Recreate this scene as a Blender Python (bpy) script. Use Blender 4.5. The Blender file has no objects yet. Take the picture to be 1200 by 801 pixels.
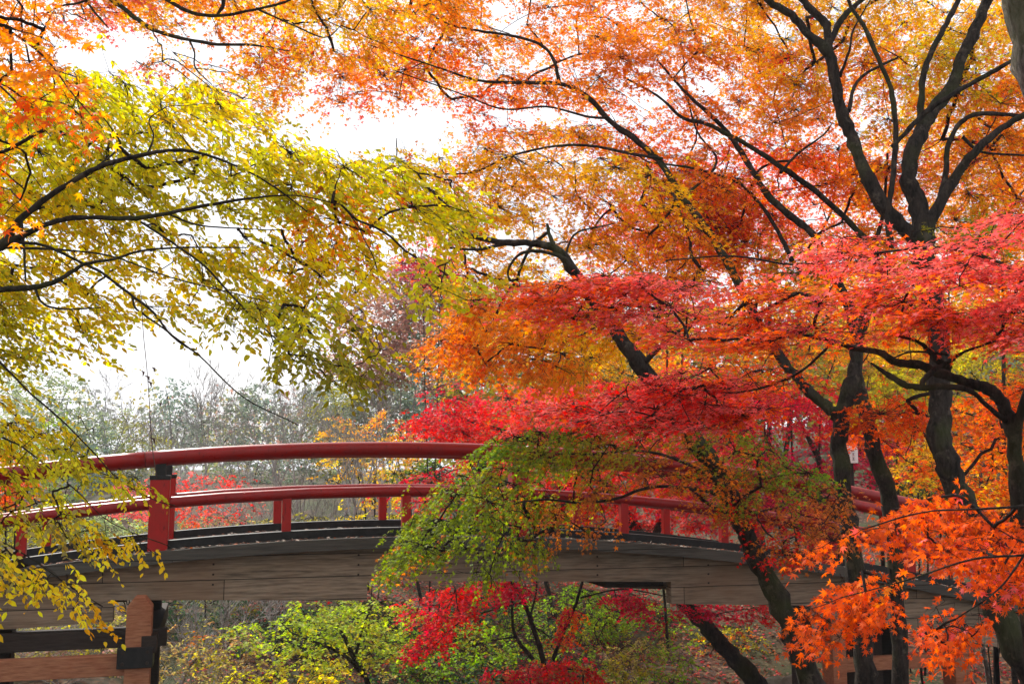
import bpy, math, random
import numpy as np
from mathutils import Vector, noise as mnoise

# ------------------------------------------------------------------ camera, world, sun, exposure
SC = bpy.context.scene
COL = SC.collection
PITCH = math.radians(7.0)
FPX = 1200.0                                   # focal length in photo pixels (photo 1200 x 801)
SUN_EL, SUN_AZ = 42.0, -28.0                   # sun stands behind the scene, slightly left (azimuth from +Y)

cd = bpy.data.cameras.new('camera'); cam = bpy.data.objects.new('camera', cd); COL.objects.link(cam)
cd.lens = 36.0; cd.sensor_width = 36.0; cd.clip_start = 0.05; cd.clip_end = 1000
cam.location = (0, 0, 0); cam.rotation_euler = (math.pi/2 + PITCH, 0, 0)
cd.dof.use_dof = True; cd.dof.focus_distance = 10.5; cd.dof.aperture_fstop = 16
SC.camera = cam

w = bpy.data.worlds.new('World'); SC.world = w; w.use_nodes = True
nt = w.node_tree; nt.nodes.clear()
out = nt.nodes.new('ShaderNodeOutputWorld'); bg = nt.nodes.new('ShaderNodeBackground')
sky = nt.nodes.new('ShaderNodeTexSky'); sky.sky_type = 'NISHITA'; sky.sun_disc = False
sky.sun_elevation = math.radians(SUN_EL); sky.sun_rotation = math.radians(SUN_AZ)
sky.air_density = 1.0; sky.dust_density = 4.0; sky.ozone_density = 1.0
tc = nt.nodes.new('ShaderNodeTexCoord'); cn = nt.nodes.new('ShaderNodeTexNoise')
cn.inputs['Scale'].default_value = 2.2; cn.inputs['Detail'].default_value = 6
cr = nt.nodes.new('ShaderNodeValToRGB'); cr.color_ramp.elements[0].position = .3; cr.color_ramp.elements[1].position = .62
cr.color_ramp.elements[0].color = (.72, .72, .72, 1); cr.color_ramp.elements[1].color = (1, 1, 1, 1)
mx = nt.nodes.new('ShaderNodeMix'); mx.data_type = 'RGBA'
mx.inputs[7].default_value = (8.2, 8.35, 8.8, 1)       # thin bright cloud veil
nt.links.new(tc.outputs['Generated'], cn.inputs['Vector']); nt.links.new(cn.outputs['Fac'], cr.inputs['Fac'])
nt.links.new(cr.outputs['Color'], mx.inputs[0]); nt.links.new(sky.outputs['Color'], mx.inputs[6])
nt.links.new(mx.outputs[2], bg.inputs['Color']); bg.inputs['Strength'].default_value = 0.105
nt.links.new(bg.outputs[0], out.inputs['Surface'])

ld = bpy.data.lights.new('sun', 'SUN'); ld.energy = 4.4; ld.angle = math.radians(2.0); ld.color = (1, .95, .86)
sun = bpy.data.objects.new('sun', ld); COL.objects.link(sun)
_e, _a = math.radians(SUN_EL), math.radians(SUN_AZ)
sd = Vector((math.sin(_a)*math.cos(_e), math.cos(_a)*math.cos(_e), math.sin(_e)))
sun.rotation_euler = sd.to_track_quat('Z', 'Y').to_euler(); sun.location = sd*60

vs = SC.view_settings; vs.view_transform = 'Standard'; vs.look = 'None'; vs.gamma = 1.0
vs.exposure = 0.66; vs.use_curve_mapping = False
SC.cycles.max_bounces = 7; SC.cycles.diffuse_bounces = 5; SC.cycles.glossy_bounces = 2
SC.cycles.transmission_bounces = 5; SC.cycles.transparent_max_bounces = 6; SC.cycles.caustics_reflective = False
SC.cycles.caustics_refractive = False; SC.cycles.use_denoising = True

# ------------------------------------------------------------------ helpers
RNG = np.random.default_rng(11)
random.seed(5)
_cp, _sp = math.cos(PITCH), math.sin(PITCH)
FWD = np.array((0, _cp, _sp)); UP = np.array((0, -_sp, _cp)); RT = np.array((1., 0, 0))

def P(px, py, d):
    """world point seen at photo pixel (px,py) standing d metres ahead (world Y)"""
    px = np.asarray(px, float); py = np.asarray(py, float); d = np.asarray(d, float)
    u = (px-600)/FPX; v = (400.5-py)/FPX
    r = FWD + u[..., None]*RT + v[..., None]*UP
    return r*(d/r[..., 1])[..., None]

def proj(p):
    p = np.asarray(p, float); f = p@FWD
    return 600+FPX*(p@RT)/f, 400.5-FPX*(p@UP)/f

def ss(a, b, x): t = np.clip((x-a)/(b-a), 0, 1); return t*t*(3-2*t)

def ground(x, y):
    x = np.asarray(x, float); y = np.asarray(y, float)
    edge = 8.2+np.clip(x, -4, 6)*.25
    near = -1.85 - .25*ss(0, 8, y)
    z = near + (-3.9-near)*ss(edge, edge+4.5, y)
    z = z + ss(16.5, 25, y)*1.15 + ss(24, 42, y)*2.0*(1+.6*ss(-2, 10, x)) + ss(45, 90, y)*3*ss(-5, 25, x)
    z = np.where(x > 8, z + (-2.1-z)*ss(9, 12.5, x)*ss(6, 12, y)*(1-ss(17, 24, y)), z)
    z = np.where(x < -8, z + (-1.7-z)*ss(-9.5, -13, x)*ss(5, 9, y)*(1-ss(17, 24, y)), z)
    z = z + .10*np.sin(x*1.3+.7*y)*np.cos(y*.9-x*.3) + .05*np.sin(3.1*x+1.7*y)
    return z

def tag(o, label=None, cat=None, group=None, kind=None):
    if label: o['label'] = label
    if cat: o['category'] = cat
    if group: o['group'] = group
    if kind: o['kind'] = kind
    return o

def empty(name, loc, label=None, cat=None, group=None):
    o = bpy.data.objects.new(name, None); o.location = loc; o.empty_display_size = .2
    COL.objects.link(o); return tag(o, label, cat, group)

def link_mesh(name, me, mat, parent=None):
    o = bpy.data.objects.new(name, me); COL.objects.link(o)
    if mat: me.materials.append(mat)
    if parent: o.parent = parent
    return o

def np_mesh(name, V, F, n, mat, parent=None, col=None, smooth=False):
    """V (N,3) world verts, F (M,n) faces; parent is an unrotated Empty"""
    V = np.asarray(V, np.float32)
    if parent is not None: V = V-np.array(root_of(parent), np.float32)
    me = bpy.data.meshes.new(name)
    F = np.asarray(F, np.int32)
    me.vertices.add(len(V)); me.vertices.foreach_set('co', V.ravel())
    me.loops.add(F.size); me.loops.foreach_set('vertex_index', F.ravel())
    me.polygons.add(len(F)); me.polygons.foreach_set('loop_start', np.arange(0, F.size, n, dtype=np.int32))
    me.polygons.foreach_set('loop_total', np.full(len(F), n, np.int32))
    if smooth: me.polygons.foreach_set('use_smooth', np.ones(len(F), bool))
    if col is not None:
        a = me.attributes.new('leafcol', 'FLOAT_COLOR', 'POINT')
        c4 = np.ones((len(V), 4), np.float32); c4[:, :3] = col; a.data.foreach_set('color', c4.ravel())
    me.update(calc_edges=True); me.validate()
    return link_mesh(name, me, mat, parent)

def root_of(o):
    p = Vector((0, 0, 0))
    while o is not None: p += o.location; o = o.parent
    return p

class MB:
    """collects boxes, prisms and tubes in WORLD coordinates; build() links them as one mesh"""
    def __init__(s): s.v = []; s.f = []; s.sm = []
    def add(s, vs, fs, smooth=False):
        o = len(s.v); s.v += [tuple(map(float, a)) for a in vs]
        s.f += [tuple(i+o for i in f) for f in fs]; s.sm += [smooth]*len(fs)
    def hexa(s, p):   # 8 corners: bottom 0-3 ccw, top 4-7
        s.add(p, [(3, 2, 1, 0), (4, 5, 6, 7), (0, 1, 5, 4), (1, 2, 6, 5), (2, 3, 7, 6), (3, 0, 4, 7)])
    def box(s, c, ax, ay, az, sx, sy, sz):
        c = np.array(c, float); ax, ay, az = map(lambda a: np.array(a, float), (ax, ay, az)); p = []
        for k in (-1, 1):
            for i, j in ((-1, -1), (1, -1), (1, 1), (-1, 1)):
                p.append(c+ax*i*sx/2+ay*j*sy/2+az*k*sz/2)
        s.hexa(p)
    def tube(s, pts, rad, n=10, cap=True):
        V, F = tube_arrays(pts, rad, n)
        s.add(V, F.tolist(), True)
        o = len(s.v)-len(V)
        if cap:
            s.f.append(tuple(o+i for i in range(n))[::-1]); s.sm.append(False)
            s.f.append(tuple(len(s.v)-n+i for i in range(n))); s.sm.append(False)
    def build(s, name, mat, parent=None, bevel=0):
        me = bpy.data.meshes.new(name); r = root_of(parent) if parent else Vector()
        me.from_pydata([tuple(Vector(a)-r) for a in s.v], [], s.f)
        me.polygons.foreach_set('use_smooth', s.sm); me.update()
        o = link_mesh(name, me, mat, parent)
        if bevel:
            m = o.modifiers.new('bevel', 'BEVEL'); m.width = bevel; m.segments = 2; m.limit_method = 'ANGLE'
        return o

def tube_arrays(pts, rad, n):
    pts = np.asarray(pts, float); rad = np.broadcast_to(np.asarray(rad, float), (len(pts),))
    T = np.gradient(pts, axis=0); T /= np.linalg.norm(T, axis=1)[:, None]+1e-9
    a = np.array((0, 0, 1.)) if abs(T[0][2]) < .9 else np.array((1., 0, 0))
    u = np.cross(T[0], a); u /= np.linalg.norm(u)
    ang = np.arange(n)*2*np.pi/n; V = []
    for i in range(len(pts)):
        u = u-T[i]*(u@T[i]); u /= np.linalg.norm(u)+1e-9; v = np.cross(T[i], u)
        V.append(pts[i]+rad[i]*(np.cos(ang)[:, None]*u+np.sin(ang)[:, None]*v))
    V = np.concatenate(V); F = []
    for i in range(len(pts)-1):
        for j in range(n):
            k = (j+1) % n; F.append((i*n+j, i*n+k, (i+1)*n+k, (i+1)*n+j))
    return V, np.array(F, np.int32)

def catmull(p, sub=5):
    p = np.asarray(p, float)
    if len(p) < 3: return np.array([p[0]+(p[-1]-p[0])*t for t in np.linspace(0, 1, sub+1)])
    q = np.vstack([2*p[0]-p[1], p, 2*p[-1]-p[-2]]); o = []
    for i in range(1, len(q)-2):
        for t in np.arange(sub)/sub:
            o.append(.5*((2*q[i])+(q[i+1]-q[i-1])*t+(2*q[i-1]-5*q[i]+4*q[i+1]-q[i+2])*t*t+(3*q[i]-q[i-1]-3*q[i+1]+q[i+2])*t**3))
    o.append(p[-1]); return np.array(o)

# ------------------------------------------------------------------ materials
class NT:
    def __init__(s, name):
        s.m = bpy.data.materials.new(name); s.m.use_nodes = True; s.t = s.m.node_tree; s.t.nodes.clear()
        s.o = s.n('ShaderNodeOutputMaterial')
    def n(s, t, **k):
        x = s.t.nodes.new(t)
        for a, b in k.items(): setattr(x, a, b)
        return x
    def l(s, a, b): s.t.links.new(a, b)
    def ramp(s, fac, stops):
        r = s.n('ShaderNodeValToRGB'); e = r.color_ramp.elements
        while len(e) < len(stops): e.new(.5)
        for x, (p, c) in zip(e, stops): x.position = p; x.color = (*c, 1)
        s.l(fac, r.inputs['Fac']); return r.outputs['Color']
    def noise(s, scale, detail=5, vec=None, rough=.6):
        x = s.n('ShaderNodeTexNoise'); x.inputs['Scale'].default_value = scale; x.inputs['Detail'].default_value = detail
        x.inputs['Roughness'].default_value = rough
        if vec is not None: s.l(vec, x.inputs['Vector'])
        return x.outputs['Fac']
    def mix(s, fac, a, b, mode='MIX'):
        x = s.n('ShaderNodeMix', data_type='RGBA', blend_type=mode)
        for i, q in ((0, fac), (6, a), (7, b)):
            if isinstance(q, (int, float)): x.inputs[i].default_value = q
            elif isinstance(q, tuple): x.inputs[i].default_value = (*q, 1)
            else: s.l(q, x.inputs[i])
        return x.outputs[2]
    def mapping(s, scale=(1, 1, 1), rot=(0, 0, 0)):
        c = s.n('ShaderNodeTexCoord'); m = s.n('ShaderNodeMapping')
        m.inputs['Scale'].default_value = scale; m.inputs['Rotation'].default_value = rot
        s.l(c.outputs['Object'], m.inputs['Vector']); return m.outputs['Vector']
    def pr(s, color, rough=.7, bump=None, dist=.01, strength=.6, spec=.3, coat=0):
        b = s.n('ShaderNodeBsdfPrincipled')
        for k, q in (('Base Color', color), ('Roughness', rough)):
            if isinstance(q, tuple): b.inputs[k].default_value = (*q, 1)
            elif isinstance(q, (int, float)): b.inputs[k].default_value = q
            else: s.l(q, b.inputs[k])
        b.inputs['Specular IOR Level'].default_value = spec; b.inputs['Coat Weight'].default_value = coat
        b.inputs['Coat Roughness'].default_value = .25
        if bump is not None:
            bb = s.n('ShaderNodeBump'); bb.inputs['Distance'].default_value = dist; bb.inputs['Strength'].default_value = strength
            s.l(bump, bb.inputs['Height']); s.l(bb.outputs[0], b.inputs['Normal'])
        return b
    def done(s, sh): s.l(sh.outputs[0], s.o.inputs['Surface']); return s.m

def mat_leaf(name='leaf', trans=.5, rough=.5):
    t = NT(name); a = t.n('ShaderNodeAttribute', attribute_name='leafcol')
    p = t.pr(a.outputs['Color'], rough, spec=.12); tr = t.n('ShaderNodeBsdfTranslucent')
    hs = t.n('ShaderNodeHueSaturation'); hs.inputs['Saturation'].default_value = 1.15; hs.inputs['Value'].default_value = 1.2
    t.l(a.outputs['Color'], hs.inputs['Color']); t.l(hs.outputs[0], tr.inputs['Color'])
    m = t.n('ShaderNodeMixShader'); m.inputs[0].default_value = trans
    t.l(p.outputs[0], m.inputs[1]); t.l(tr.outputs[0], m.inputs[2]); return t.done(m)

def mat_bark(name, dark, light, moss=0.0, scale=14):
    t = NT(name); v = t.mapping((1, 1, .3))
    f = t.noise(scale*1.8, 10, v, .75); f2 = t.noise(9, 6, t.mapping(), .7); f3 = t.noise(1.7, 3, t.mapping())
    c = t.ramp(f, [(.38, dark), (.64, light)])
    c = t.mix(t.ramp(f2, [(.56, (0, 0, 0)), (.64, (.8, .8, .8))]), c, (light[0]*1.7, light[1]*1.7, light[2]*1.65))
    if moss: c = t.mix(t.ramp(f3, [(.5, (0, 0, 0)), (.62, (moss,)*3)]), c, (.07, .09, .02))
    return t.done(t.pr(c, .92, f, .03, 1.0, .12))

def mat_paint(name, base, dusty):
    t = NT(name); f = t.noise(5, 6, t.mapping()); g = t.noise(40, 4, t.mapping((1, 1, .3)))
    c = t.mix(t.ramp(f, [(.4, (0, 0, 0)), (.62, (.75, .75, .75))]), base, dusty)
    c = t.mix(t.ramp(g, [(.60, (0, 0, 0)), (.68, (.7, .7, .7))]), c, (base[0]*.35, base[1]*.6, base[2]*.8))
    return t.done(t.pr(c, t.ramp(f, [(.3, (.26,)*3), (.8, (.5,)*3)]), g, .003, .35, .28, .04))

def mat_planks(name, c1, c2, rowh, rotz, boardw=2.9, reddish=None, grain=1.0):
    """weathered boards lying along the bridge; rows by height, joints staggered"""
    t = NT(name); v = t.mapping(rot=(0, 0, -rotz))
    sep = t.n('ShaderNodeSeparateXYZ'); t.l(v, sep.inputs[0]); cmb = t.n('ShaderNodeCombineXYZ')
    t.l(sep.outputs['X'], cmb.inputs['X']); t.l(sep.outputs['Z'], cmb.inputs['Y'])
    br = t.n('ShaderNodeTexBrick'); br.offset = .37; br.inputs['Scale'].default_value = 1
    br.inputs['Brick Width'].default_value = boardw; br.inputs['Row Height'].default_value = rowh
    br.inputs['Mortar Size'].default_value = .004; br.inputs['Mortar Smooth'].default_value = .3
    br.inputs['Color1'].default_value = (.35, .35, .35, 1); br.inputs['Color2'].default_value = (1, 1, 1, 1)
    br.inputs['Mortar'].default_value = (0, 0, 0, 1); t.l(cmb.outputs[0], br.inputs['Vector'])
    ms = t.n('ShaderNodeMapping'); ms.inputs['Scale'].default_value = (.9, 6, 13); t.l(v, ms.inputs['Vector'])
    g = t.noise(4*grain, 7, ms.outputs[0]); h = t.noise(1.3, 4, v)
    c = t.mix(t.ramp(g, [(.22, (0, 0, 0)), (.62, (1, 1, 1))]), c1, c2); c = t.mix(t.ramp(h, [(.45, (0, 0, 0)), (.7, (.7, .7, .7))]), c, reddish or c2)
    c = t.mix(.55, c, br.outputs['Color'], 'MULTIPLY')
    dk = t.mix(br.outputs['Fac'], c, (.012, .01, .008))
    hh = t.n('ShaderNodeMath', operation='SUBTRACT'); t.l(g, hh.inputs[0]); t.l(br.outputs['Fac'], hh.inputs[1])
    return t.done(t.pr(dk, .85, hh.outputs[0], .006, .8, .2))

def mat_simple(name, c, c2, scale=8, rough=.8, dist=.01):
    t = NT(name); f = t.noise(scale, 6, t.mapping()); return t.done(t.pr(t.ramp(f, [(.3, c), (.7, c2)]), rough, f, dist, .6, .2))

def mat_litter(name):
    t = NT(name); v = t.mapping()
    vo = t.n('ShaderNodeTexVoronoi'); vo.inputs['Scale'].default_value = 13; t.l(v, vo.inputs['Vector'])
    sp = t.n('ShaderNodeSeparateColor'); t.l(vo.outputs['Color'], sp.inputs[0])
    c = t.ramp(sp.outputs[0], [(0, (.03, .018, .012)), (.35, (.12, .045, .022)), (.6, (.06, .04, .028)), (.85, (.17, .075, .04)), (1, (.24, .17, .10))])
    g = t.noise(.5, 4, v); c = t.mix(t.ramp(g, [(.42, (0, 0, 0)), (.6, (.9, .9, .9))]), c, t.ramp(t.noise(20, 4, v), [(.3, (.02, .04, .012)), (.7, (.09, .11, .03))]))
    c = t.mix(1.0, c, (.62, .60, .58), 'MULTIPLY')
    return t.done(t.pr(c, .9, sp.outputs[1], .03, .8, .15))

TH = math.radians(16.1)
M = dict(
    leaf=mat_leaf('autumn_leaf', .58, .6), dull=mat_leaf('dull_leaf', .3, .7),
    bark=mat_bark('maple_bark', (.009, .007, .006), (.052, .040, .032), .3),
    barkg=mat_bark('grey_bark', (.035, .028, .024), (.17, .145, .125), .4, 18),
    twig=mat_bark('twig_bark', (.015, .010, .009), (.04, .027, .022)),
    greytwig=mat_bark('grey_twig_bark', (.22, .20, .19), (.42, .40, .38)),
    red=mat_paint('red_paint', (.27, .003, .003), (.20, .008, .008)),
    redbright=mat_paint('post_red_paint', (.36, .006, .004), (.27, .009, .006)),
    black=mat_simple('black_iron', (.008, .008, .008), (.022, .021, .020), 12, .55, .003),
    fascia=mat_planks('fascia_boards', (.034, .032, .028), (.10, .092, .078), .5, TH, 3.6),
    girder=mat_planks('girder_boards', (.06, .044, .031), (.33, .25, .175), .232, TH, 3.1, (.27, .165, .10)),
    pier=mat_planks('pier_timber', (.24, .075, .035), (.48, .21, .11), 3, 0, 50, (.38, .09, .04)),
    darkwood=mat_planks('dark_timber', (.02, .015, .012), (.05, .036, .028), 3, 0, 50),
    deck=mat_planks('deck_boards', (.07, .06, .05), (.15, .13, .11), 50, TH, .2),
    litter=mat_litter('leaf_litter'),
    rock=mat_simple('mossy_rock', (.05, .055, .03), (.16, .16, .13), 5, .9, .03),
    white=mat_simple('white_board', (.7, .7, .72), (.8, .8, .8), 4, .6, .001),
    ink=mat_simple('sign_ink', (.02, .02, .05), (.05, .05, .08), 4, .7, .001),
    stone=mat_simple('stone', (.25, .22, .19), (.42, .38, .34), 9, .9, .01),
    vine=mat_simple('dry_vine', (.05, .035, .03), (.12, .07, .06), 30, .9, .002),
)

# ------------------------------------------------------------------ leaves
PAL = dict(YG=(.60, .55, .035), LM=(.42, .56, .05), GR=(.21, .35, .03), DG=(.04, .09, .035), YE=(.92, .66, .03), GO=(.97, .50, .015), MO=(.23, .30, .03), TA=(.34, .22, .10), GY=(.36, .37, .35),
           OR=(.94, .27, .02), RO=(.90, .125, .018), RD=(.78, .025, .02), CR=(.66, .012, .045), PK=(.90, .19, .175), OD=(.84, .135, .02), MG=(.55, .03, .10),
           BR=(.42, .25, .20), OL=(.36, .33, .04), KH=(.42, .36, .12), RU=(.62, .20, .045), BN=(.52, .17, .06), PG=(.36, .42, .20), GG=(.24, .28, .19), TL=(.22, .29, .23))

def maple_tpl(lobes=5, deep=.38, width=.2):
    if lobes == 5: A = [-125, -62, 0, 62, 125]; R = [.38, .58, .66, .58, .38]
    else: A = [-140, -95, -48, 0, 48, 95, 140]; R = [.28, .48, .62, .68, .62, .48, .28]
    vs = [(0, 0, 0)]; fs = []; va = []
    ed = [A[0]-35]+[(A[i]+A[i+1])/2 for i in range(len(A)-1)]+[A[-1]+35]
    for i, e in enumerate(ed):
        r = deep*(.45 if i in (0, len(ed)-1) else .62)
        vs.append((r*math.sin(math.radians(e)), r*math.cos(math.radians(e)), .02))
    for i, (a, r) in enumerate(zip(A, R)):
        vs.append((r*math.sin(math.radians(a)), r*math.cos(math.radians(a)), -.07))
        fs.append((0, 1+i, 1+len(ed)+i, 2+i))
    v = np.array(vs); v[:, 1] += .12
    return v, np.array(fs)
def oval_tpl():
    v = np.array([(0, -.5, 0), (0, .5, -.05), (-.23, -.24, .07), (-.25, .10, .06), (.23, -.24, .07), (.25, .10, .06)])
    return v, np.array([(0, 1, 3, 2), (0, 4, 5, 1)])
def tri_tpl():
    v = np.array([(0, -.4, 0), (.36, .05, .05), (0, .5, -.04), (-.36, .05, .05)]); return v, np.array([(0, 1, 2, 3)])
TPL = dict(maple=maple_tpl(), maple7=maple_tpl(7, .36), oval=oval_tpl(), far=tri_tpl())

def leaves_mesh(name, parent, pos, axis, nor, size, col, tpl, mat):
    v, f = TPL[tpl]; N = len(pos)
    if N == 0: return None
    axis = axis/np.linalg.norm(axis, axis=1)[:, None]
    x = np.cross(axis, nor); x /= np.linalg.norm(x, axis=1)[:, None]+1e-9; z = np.cross(x, axis)
    B = np.stack([x, axis, z], 1)                           # N,3,3
    curl = RNG.uniform(.3, 1.9, N)
    vv = np.repeat(v[None], N, 0).copy(); vv[:, :, 2] *= curl[:, None]
    vv[:, :, 0] *= RNG.uniform(.75, 1.15, N)[:, None]
    V = np.einsum('nki,nij->nkj', vv, B)*size[:, None, None]+pos[:, None, :]
    F = (f[None]+(np.arange(N)*len(v))[:, None, None]).reshape(-1, 4)
    return np_mesh(name, V.reshape(-1, 3), F, 4, mat, parent, np.repeat(col, len(v), 0))

def in_poly(px, py, poly):
    poly = np.array(poly, float); n = len(poly); c = np.zeros(len(px), bool); j = n-1
    for i in range(n):
        xi, yi = poly[i]; xj, yj = poly[j]
        m = ((yi > py) != (yj > py)) & (px < (xj-xi)*(py-yi)/(yj-yi+1e-12)+xi); c ^= m; j = i
    return c
def poly_area(p):
    p = np.array(p, float); x, y = p.T; return abs(np.dot(x, np.roll(y, 1))-np.dot(y, np.roll(x, 1)))/2

def pick_colors(pos, cols, jit=38):
    px, py = proj(pos); C = np.array([PAL[c[2]] if isinstance(c[2], str) else c[2] for c in cols]); Q = np.array([c[:2] for c in cols], float)
    W = np.array([c[3] if len(c) > 3 else 1. for c in cols])
    ox = px+RNG.normal(0, jit, len(px)); oy = py+RNG.normal(0, jit*.7, len(px))
    d = (np.hypot(ox[:, None]-Q[:, 0], oy[:, None]-Q[:, 1]))/W
    return C[np.argmin(d, 1)]

COVM = 3.4
class Tree:
    def __init__(s, name, base_px, base_d, label, cat='tree', group=None, bark='bark', base=None, thick=1.):
        """base_px: column of the foot in the photo; the foot stands on the ground there"""
        if base is None:
            x = float(P(base_px, 600, base_d)[0]); base = (x, base_d, float(ground(x, base_d)))
        s.base = np.array(base, float); s.root = empty(name, tuple(base), label, cat, group)
        s.nodes = []; s.rad = []; s.bark = M[bark]; s.twigs = []; s.thick = thick; s.tipr = .003
    def limb(s, pts, name='limb', sub=5, n=9, wob=.5, foot=False, reg=True, mat=None):
        """pts: (px, py, depth, diameter in photo pixels)"""
        a = np.array(pts, float); W = P(a[:, 0], a[:, 1], a[:, 2]); R = a[:, 3]*a[:, 2]/FPX/2*s.thick*.84
        if foot:
            b = s.base.copy(); b[2] -= .15; k = W[0]-b
            W = np.vstack([b, b+k*np.array((.25, .25, .35)), W]); R = np.r_[R[0]*1.75, R[0]*1.12, R]
        Q = catmull(np.column_stack([W, R]), sub); pos = Q[:, :3].copy(); r = np.maximum(Q[:, 3], .002)
        pos[1:-1] += RNG.normal(0, 1, (len(pos)-2, 3))*r[1:-1, None]*.22*wob
        r = r*(1+RNG.normal(0, .06, len(r)))
        V, F = tube_arrays(pos, r, n)
        V += RNG.normal(0, 1, V.shape)*np.repeat(r, n)[:, None]*.05
        np_mesh(name, V, F, 4, mat or s.bark, s.root, smooth=True)
        if reg:
            s.nodes += list(pos[2:] if foot else pos); s.rad += list(r[2:] if foot else r)
        return pos, r
    def connect(s, pts, maxr=.03, sag=.05, nsub=5, droop=.0, grow=True):
        """grow fine branches from the skeleton out to the given points"""
        pts = np.asarray(pts); N = np.array(s.nodes); k0 = len(N)
        used = np.zeros(len(pts), bool); par = [-1]*k0; desc = np.zeros(k0+len(pts)*nsub+5); newp = []; paths = []
        nodes = N.copy()
        D = np.linalg.norm(pts[:, None]-nodes[None], axis=2); best = D.argmin(1); bd = D.min(1)
        order_done = 0; parent_of = {}
        while order_done < len(pts):
            i = int(np.argmin(np.where(used, 1e9, bd))); used[i] = True; order_done += 1
            a = nodes[best[i]]; b = pts[i]; L = np.linalg.norm(b-a)
            t = np.linspace(0, 1, nsub+1)[1:, None]
            m = (a+b)/2+RNG.normal(0, .07, 3)*min(L, 1.2)+np.array((0, 0, sag*L))
            q = (1-t)**2*a+2*(1-t)*t*m+t*t*b; q[:-1] += RNG.normal(0, .014*min(L, 1.0), (nsub-1, 3))
            start = len(nodes); nodes = np.vstack([nodes, q]); prev = best[i]
            for j in range(nsub): parent_of[start+j] = prev; prev = start+j
            j = prev
            while j >= k0: desc[j] += 1; j = parent_of[j]
            paths.append((best[i], start, nsub))
            if grow:
                dd = np.linalg.norm(pts[:, None]-q[None], axis=2); nb = dd.min(1); up = nb < bd
                bd = np.where(up, nb, bd); best = np.where(up, start+dd.argmin(1), best)
        VV = []; FF = []; o = 0
        for p0, st, k in paths:
            idx = [p0]+list(range(st, st+k)); r = s.tipr*np.maximum(desc[idx], 1)**.47; r[0] = r[1]
            r = np.minimum(r, maxr); V, F = tube_arrays(nodes[idx], r, 5); VV.append(V); FF.append(F+o); o += len(V)
        if VV: s.twigs.append((np.concatenate(VV), np.concatenate(FF)))
        s.grown = nodes[k0:]
    def foliage(s, poly, d, leaf=.055, cov=1.7, cols=(), tpl='maple', tilt=.45, pad=(55, .12), droop=.25, holes=(), name='crown',
                mat='leaf', jit=38, per=9, step=.7, facecam=0., twig=True, maxr=.03, sprigs=True, vary=.16, label=None, padlen=1.0, flow=(0, 0, 0)):
        """fill a region of the tree (outline given as seen in the photo) with sprays of leaves between depths d"""
        poly = np.array(poly, float); d0, d1 = d[:2]; dm = (d0+d1)/2; dl = d[2] if len(d) > 2 else 0   # dl: depth slope per px
        lp = leaf*FPX/dm; area = poly_area(poly); N = int(COVM*cov*area/(.30*lp*lp))
        npad = max(3, int(area/(pad[0]**2*.38)))
        lo, hi = poly.min(0), poly.max(0); pts = []; tries = 0; mind = pad[0]*.52
        cx = (lo[0]+hi[0])/2
        while len(pts) < npad and tries < npad*60:
            q = RNG.uniform(lo, hi); tries += 1
            if not in_poly(q[:1], q[1:], poly)[0]: continue
            if any(((q[0]-h[0])/h[2])**2+((q[1]-h[1])/h[3])**2 < 1 for h in holes): continue
            if pts and min((a[0]-q[0])**2+(a[1]-q[1])**2*2.2 for a in pts) < (mind*(1-.5*tries/(npad*60)))**2: continue
            pts.append((*q, RNG.uniform(d0, d1)+dl*(q[0]-cx)))
        pts = np.array(pts); C = P(pts[:, 0], pts[:, 1], pts[:, 2])
        if twig: s.connect(C, maxr=maxr)
        if s.nodes:
            Nn = np.array(s.nodes); att = Nn[np.linalg.norm(C[:, None]-Nn[None], axis=2).argmin(1)]
        else: att = C-np.array((0, 0, 1))
        out = C-att; out[:, 2] *= .2; out /= np.linalg.norm(out, axis=1)[:, None]+1e-6
        ns = max(1, N//per); pw = RNG.lognormal(0, .45, len(C)); pi = RNG.choice(len(C), ns, p=pw/pw.sum())
        Rw = pad[0]*pts[pi, 2]/FPX*padlen*.86
        ang = RNG.uniform(0, 2*np.pi, ns); rr = np.sqrt(RNG.uniform(0, 1, ns))
        off = np.column_stack([np.cos(ang)*rr*Rw, np.sin(ang)*rr*Rw*.8, np.zeros(ns)])
        side = off@np.array((1., 0, 0))
        off[:, 2] = RNG.normal(0, pad[1], ns) - droop*.5*(rr**2)*Rw
        A = C[pi]+off
        dirn = out[pi]*.7+off/(Rw[:, None]+1e-6)*.9+RNG.normal(0, .35, (ns, 3)); dirn[:, 2] = -droop+RNG.normal(0, .2, ns)
        dirn += np.array(flow, float)
        dirn /= np.linalg.norm(dirn, axis=1)[:, None]
        qx, qy = proj(A); ok = in_poly(qx, qy, poly+0) | (RNG.random(ns) < .22)
        for h in holes: ok &= ~(((qx-h[0])/h[2])**2+((qy-h[1])/h[3])**2 < RNG.uniform(.7, 1.15, ns))
        A, dirn, pi = A[ok], dirn[ok], pi[ok]; ns = len(A)
        if ns == 0: return
        up = np.array((0, 0, 1.)); sidev = np.cross(dirn, up); sidev /= np.linalg.norm(sidev, axis=1)[:, None]+1e-6
        sc = RNG.uniform(.8, 1.15, ns)*leaf
        k = np.arange(per); L = per/2*step
        t = ((k//2)*step)[None, :]*sc[:, None]                 # distance along sprig, paired leaves
        sgn = np.where(k % 2 == 0, 1, -1)[None, :]*np.ones((ns, 1))
        pos = A[:, None]+dirn[:, None]*t[..., None]; pos[..., 2] -= droop*.8*(t**2)/(L*leaf+1e-6)
        ax = dirn[:, None]*.75+sidev[:, None]*sgn[..., None]*.8+RNG.normal(0, .3, (ns, per, 3)); ax[..., 2] -= droop*.8
        ax /= np.linalg.norm(ax, axis=2)[..., None]
        size = sc[:, None]*RNG.uniform(.65, 1.15, (ns, per))
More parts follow.
